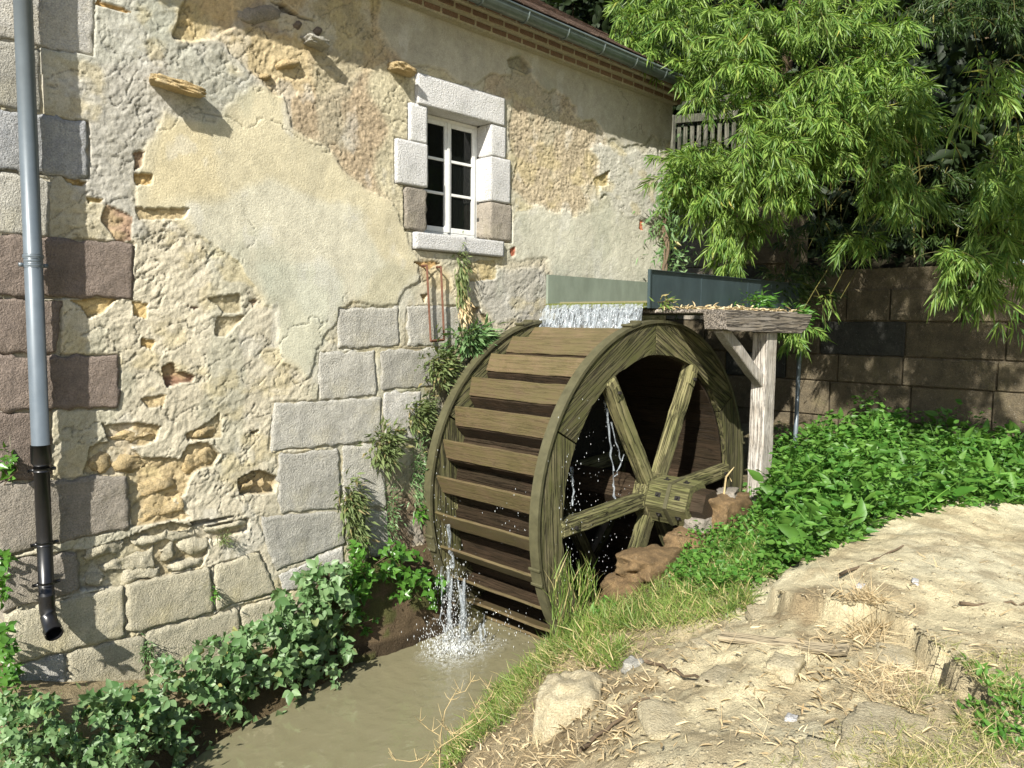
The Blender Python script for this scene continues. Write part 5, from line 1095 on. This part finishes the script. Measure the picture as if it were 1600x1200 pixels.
# straw, dead bamboo leaves and husks
STR = [([(1040, 1000), (1180, 960), (1200, 985), (1100, 1050), (1000, 1080), (980, 1040)], 500, .35), ([(930, 1040), (1020, 1060), (1000, 1190), (900, 1200), (880, 1150)], 700, .3), ([(700, 1140), (840, 1110), (900, 1190), (860, 1215), (690, 1215)], 1500, .3), ([(1290, 950), (1400, 960), (1420, 1080), (1340, 1120), (1260, 1130), (1240, 1040)], 1500, .3), ([(1150, 920), (1610, 790), (1610, 1060), (1400, 1030), (1240, 980)], 650, .3), ([(1000, 1000), (1600, 1000), (1610, 1215), (1000, 1215)], 1300, .3), ([(1180, 1080), (1330, 1100), (1340, 1180), (1180, 1180)], 300, .3), ([(870, 1020), (960, 1000), (950, 1060), (870, 1060)], 350, .4)]
STR = [(p, int(n*.5*(.85 if 700 == n or n == 350 else .5 if n == 1500 and p[0][0] == 700 else .24)), u) for p, n, u in STR]
parts = [cover('s', p, n, 'straw', T_CURL if i % 2 else T_BLADE, (.025, .085), .13, .05, '', '', (0, .02), lean=(.0, 0, 0)) for i, (p, n, u) in enumerate(STR)]
parts += [cover('s', p, int(n*.6), 'straw', T_BLADE, (.07, .2), .014, .12, '', '', (0, .02)) for i, (p, n, u) in enumerate(STR)]
parts += [cover('s', [(1340, 1060), (1420, 1050), (1430, 1120), (1350, 1110)], 500, 'straw', T_BLADE, (.06, .16), .02, .3, '', '', (0, .03)), cover('s', [(1330, 970), (1370, 965), (1380, 1010), (1340, 1010)], 350, 'straw', T_BLADE, (.08, .2), .025, .5, '', '', (0, .03))]
stuff_mesh('straw_litter', parts, 'straw', label='dry straw and dead bamboo leaves strewn over the pale clay', cat='straw', kind='stuff')
q = rng.uniform(0, 1, (420, 2)); P = np.stack([6.6+q[:, 0]*1.85, -1.6-q[:, 1]*.6, np.full(420, FZ-.015)], 1)
stuff_mesh('leaf_litter', [leaves(T_CURL, P, rdir(420)*np.array([1, 1, .25]), rdir(420, 2.), rng.uniform(.04, .1, 420), .018)], 'straw', label='dead leaves lying on the board in front of the trough', cat='leaf litter', kind='stuff')
# branching dry stalk leaning over the water
t = plant('dry_stalk', 'pale leafless branching stalk leaning over the brown water', 'dry plant', on_ground(765, 1190)); b = MB()
def br(pts, r0, r1):
    P = [at(*q, d=d_) for q, d_ in pts]; b.tube(P, np.linspace(r0, r1, len(P)), 5)
    for i in range(1, len(P)):
        for s in range(3):
            d = rng.normal(0, 1, 3); d[2] = abs(d[2])*.6; d /= np.linalg.norm(d); o = P[i]*.6+P[i-1]*.4+rng.normal(0, .004, 3); b.tube([o, o+d*.03+np.array([0, 0, .008]), o+d*rng.uniform(.05, .08)+np.array([0, 0, .03])], [.0025, .002, .001], 4, False)
br([((686, 1230), 4.6), ((688, 1150), 4.65), ((695, 1110), 4.7), ((710, 1085), 4.75), ((727, 1080), 4.8), ((742, 1055), 4.85)], .005, .002)
br([((640, 1215), 4.5), ((672, 1185), 4.55), ((690, 1165), 4.6), ((730, 1140), 4.65), ((760, 1120), 4.7)], .004, .002)
br([((688, 1150), 4.65), ((668, 1138), 4.7), ((650, 1122), 4.7)], .003, .0015); br([((672, 1185), 4.55), ((640, 1190), 4.5), ((606, 1185), 4.5)], .003, .0015)
br([((690, 1130), 4.65), ((705, 1147), 4.6), ((712, 1144), 4.6), ((738, 1125), 4.7)], .003, .0015); br([((733, 1118), 4.75), ((750, 1100), 4.8), ((770, 1092), 4.85), ((757, 1062), 4.9)], .003, .0015)
kmb(t, 'stalks', b, 'twig')
# bent dead reed by the axle block
b = MB(); b.tube([at(1130, 785, y=-2.3), at(1134, 745, y=-2.3), at(1147, 730, y=-2.3)], [.016, .012, .004], 5); b.tube([at(1138, 742, y=-2.3), at(1143, 752, y=-2.3)], .005, 4)
obj('dead_reed', b.mesh('dead_reed', MT['twig'], True), label='bent pale dead reed standing by the axle block', cat='dry plant')
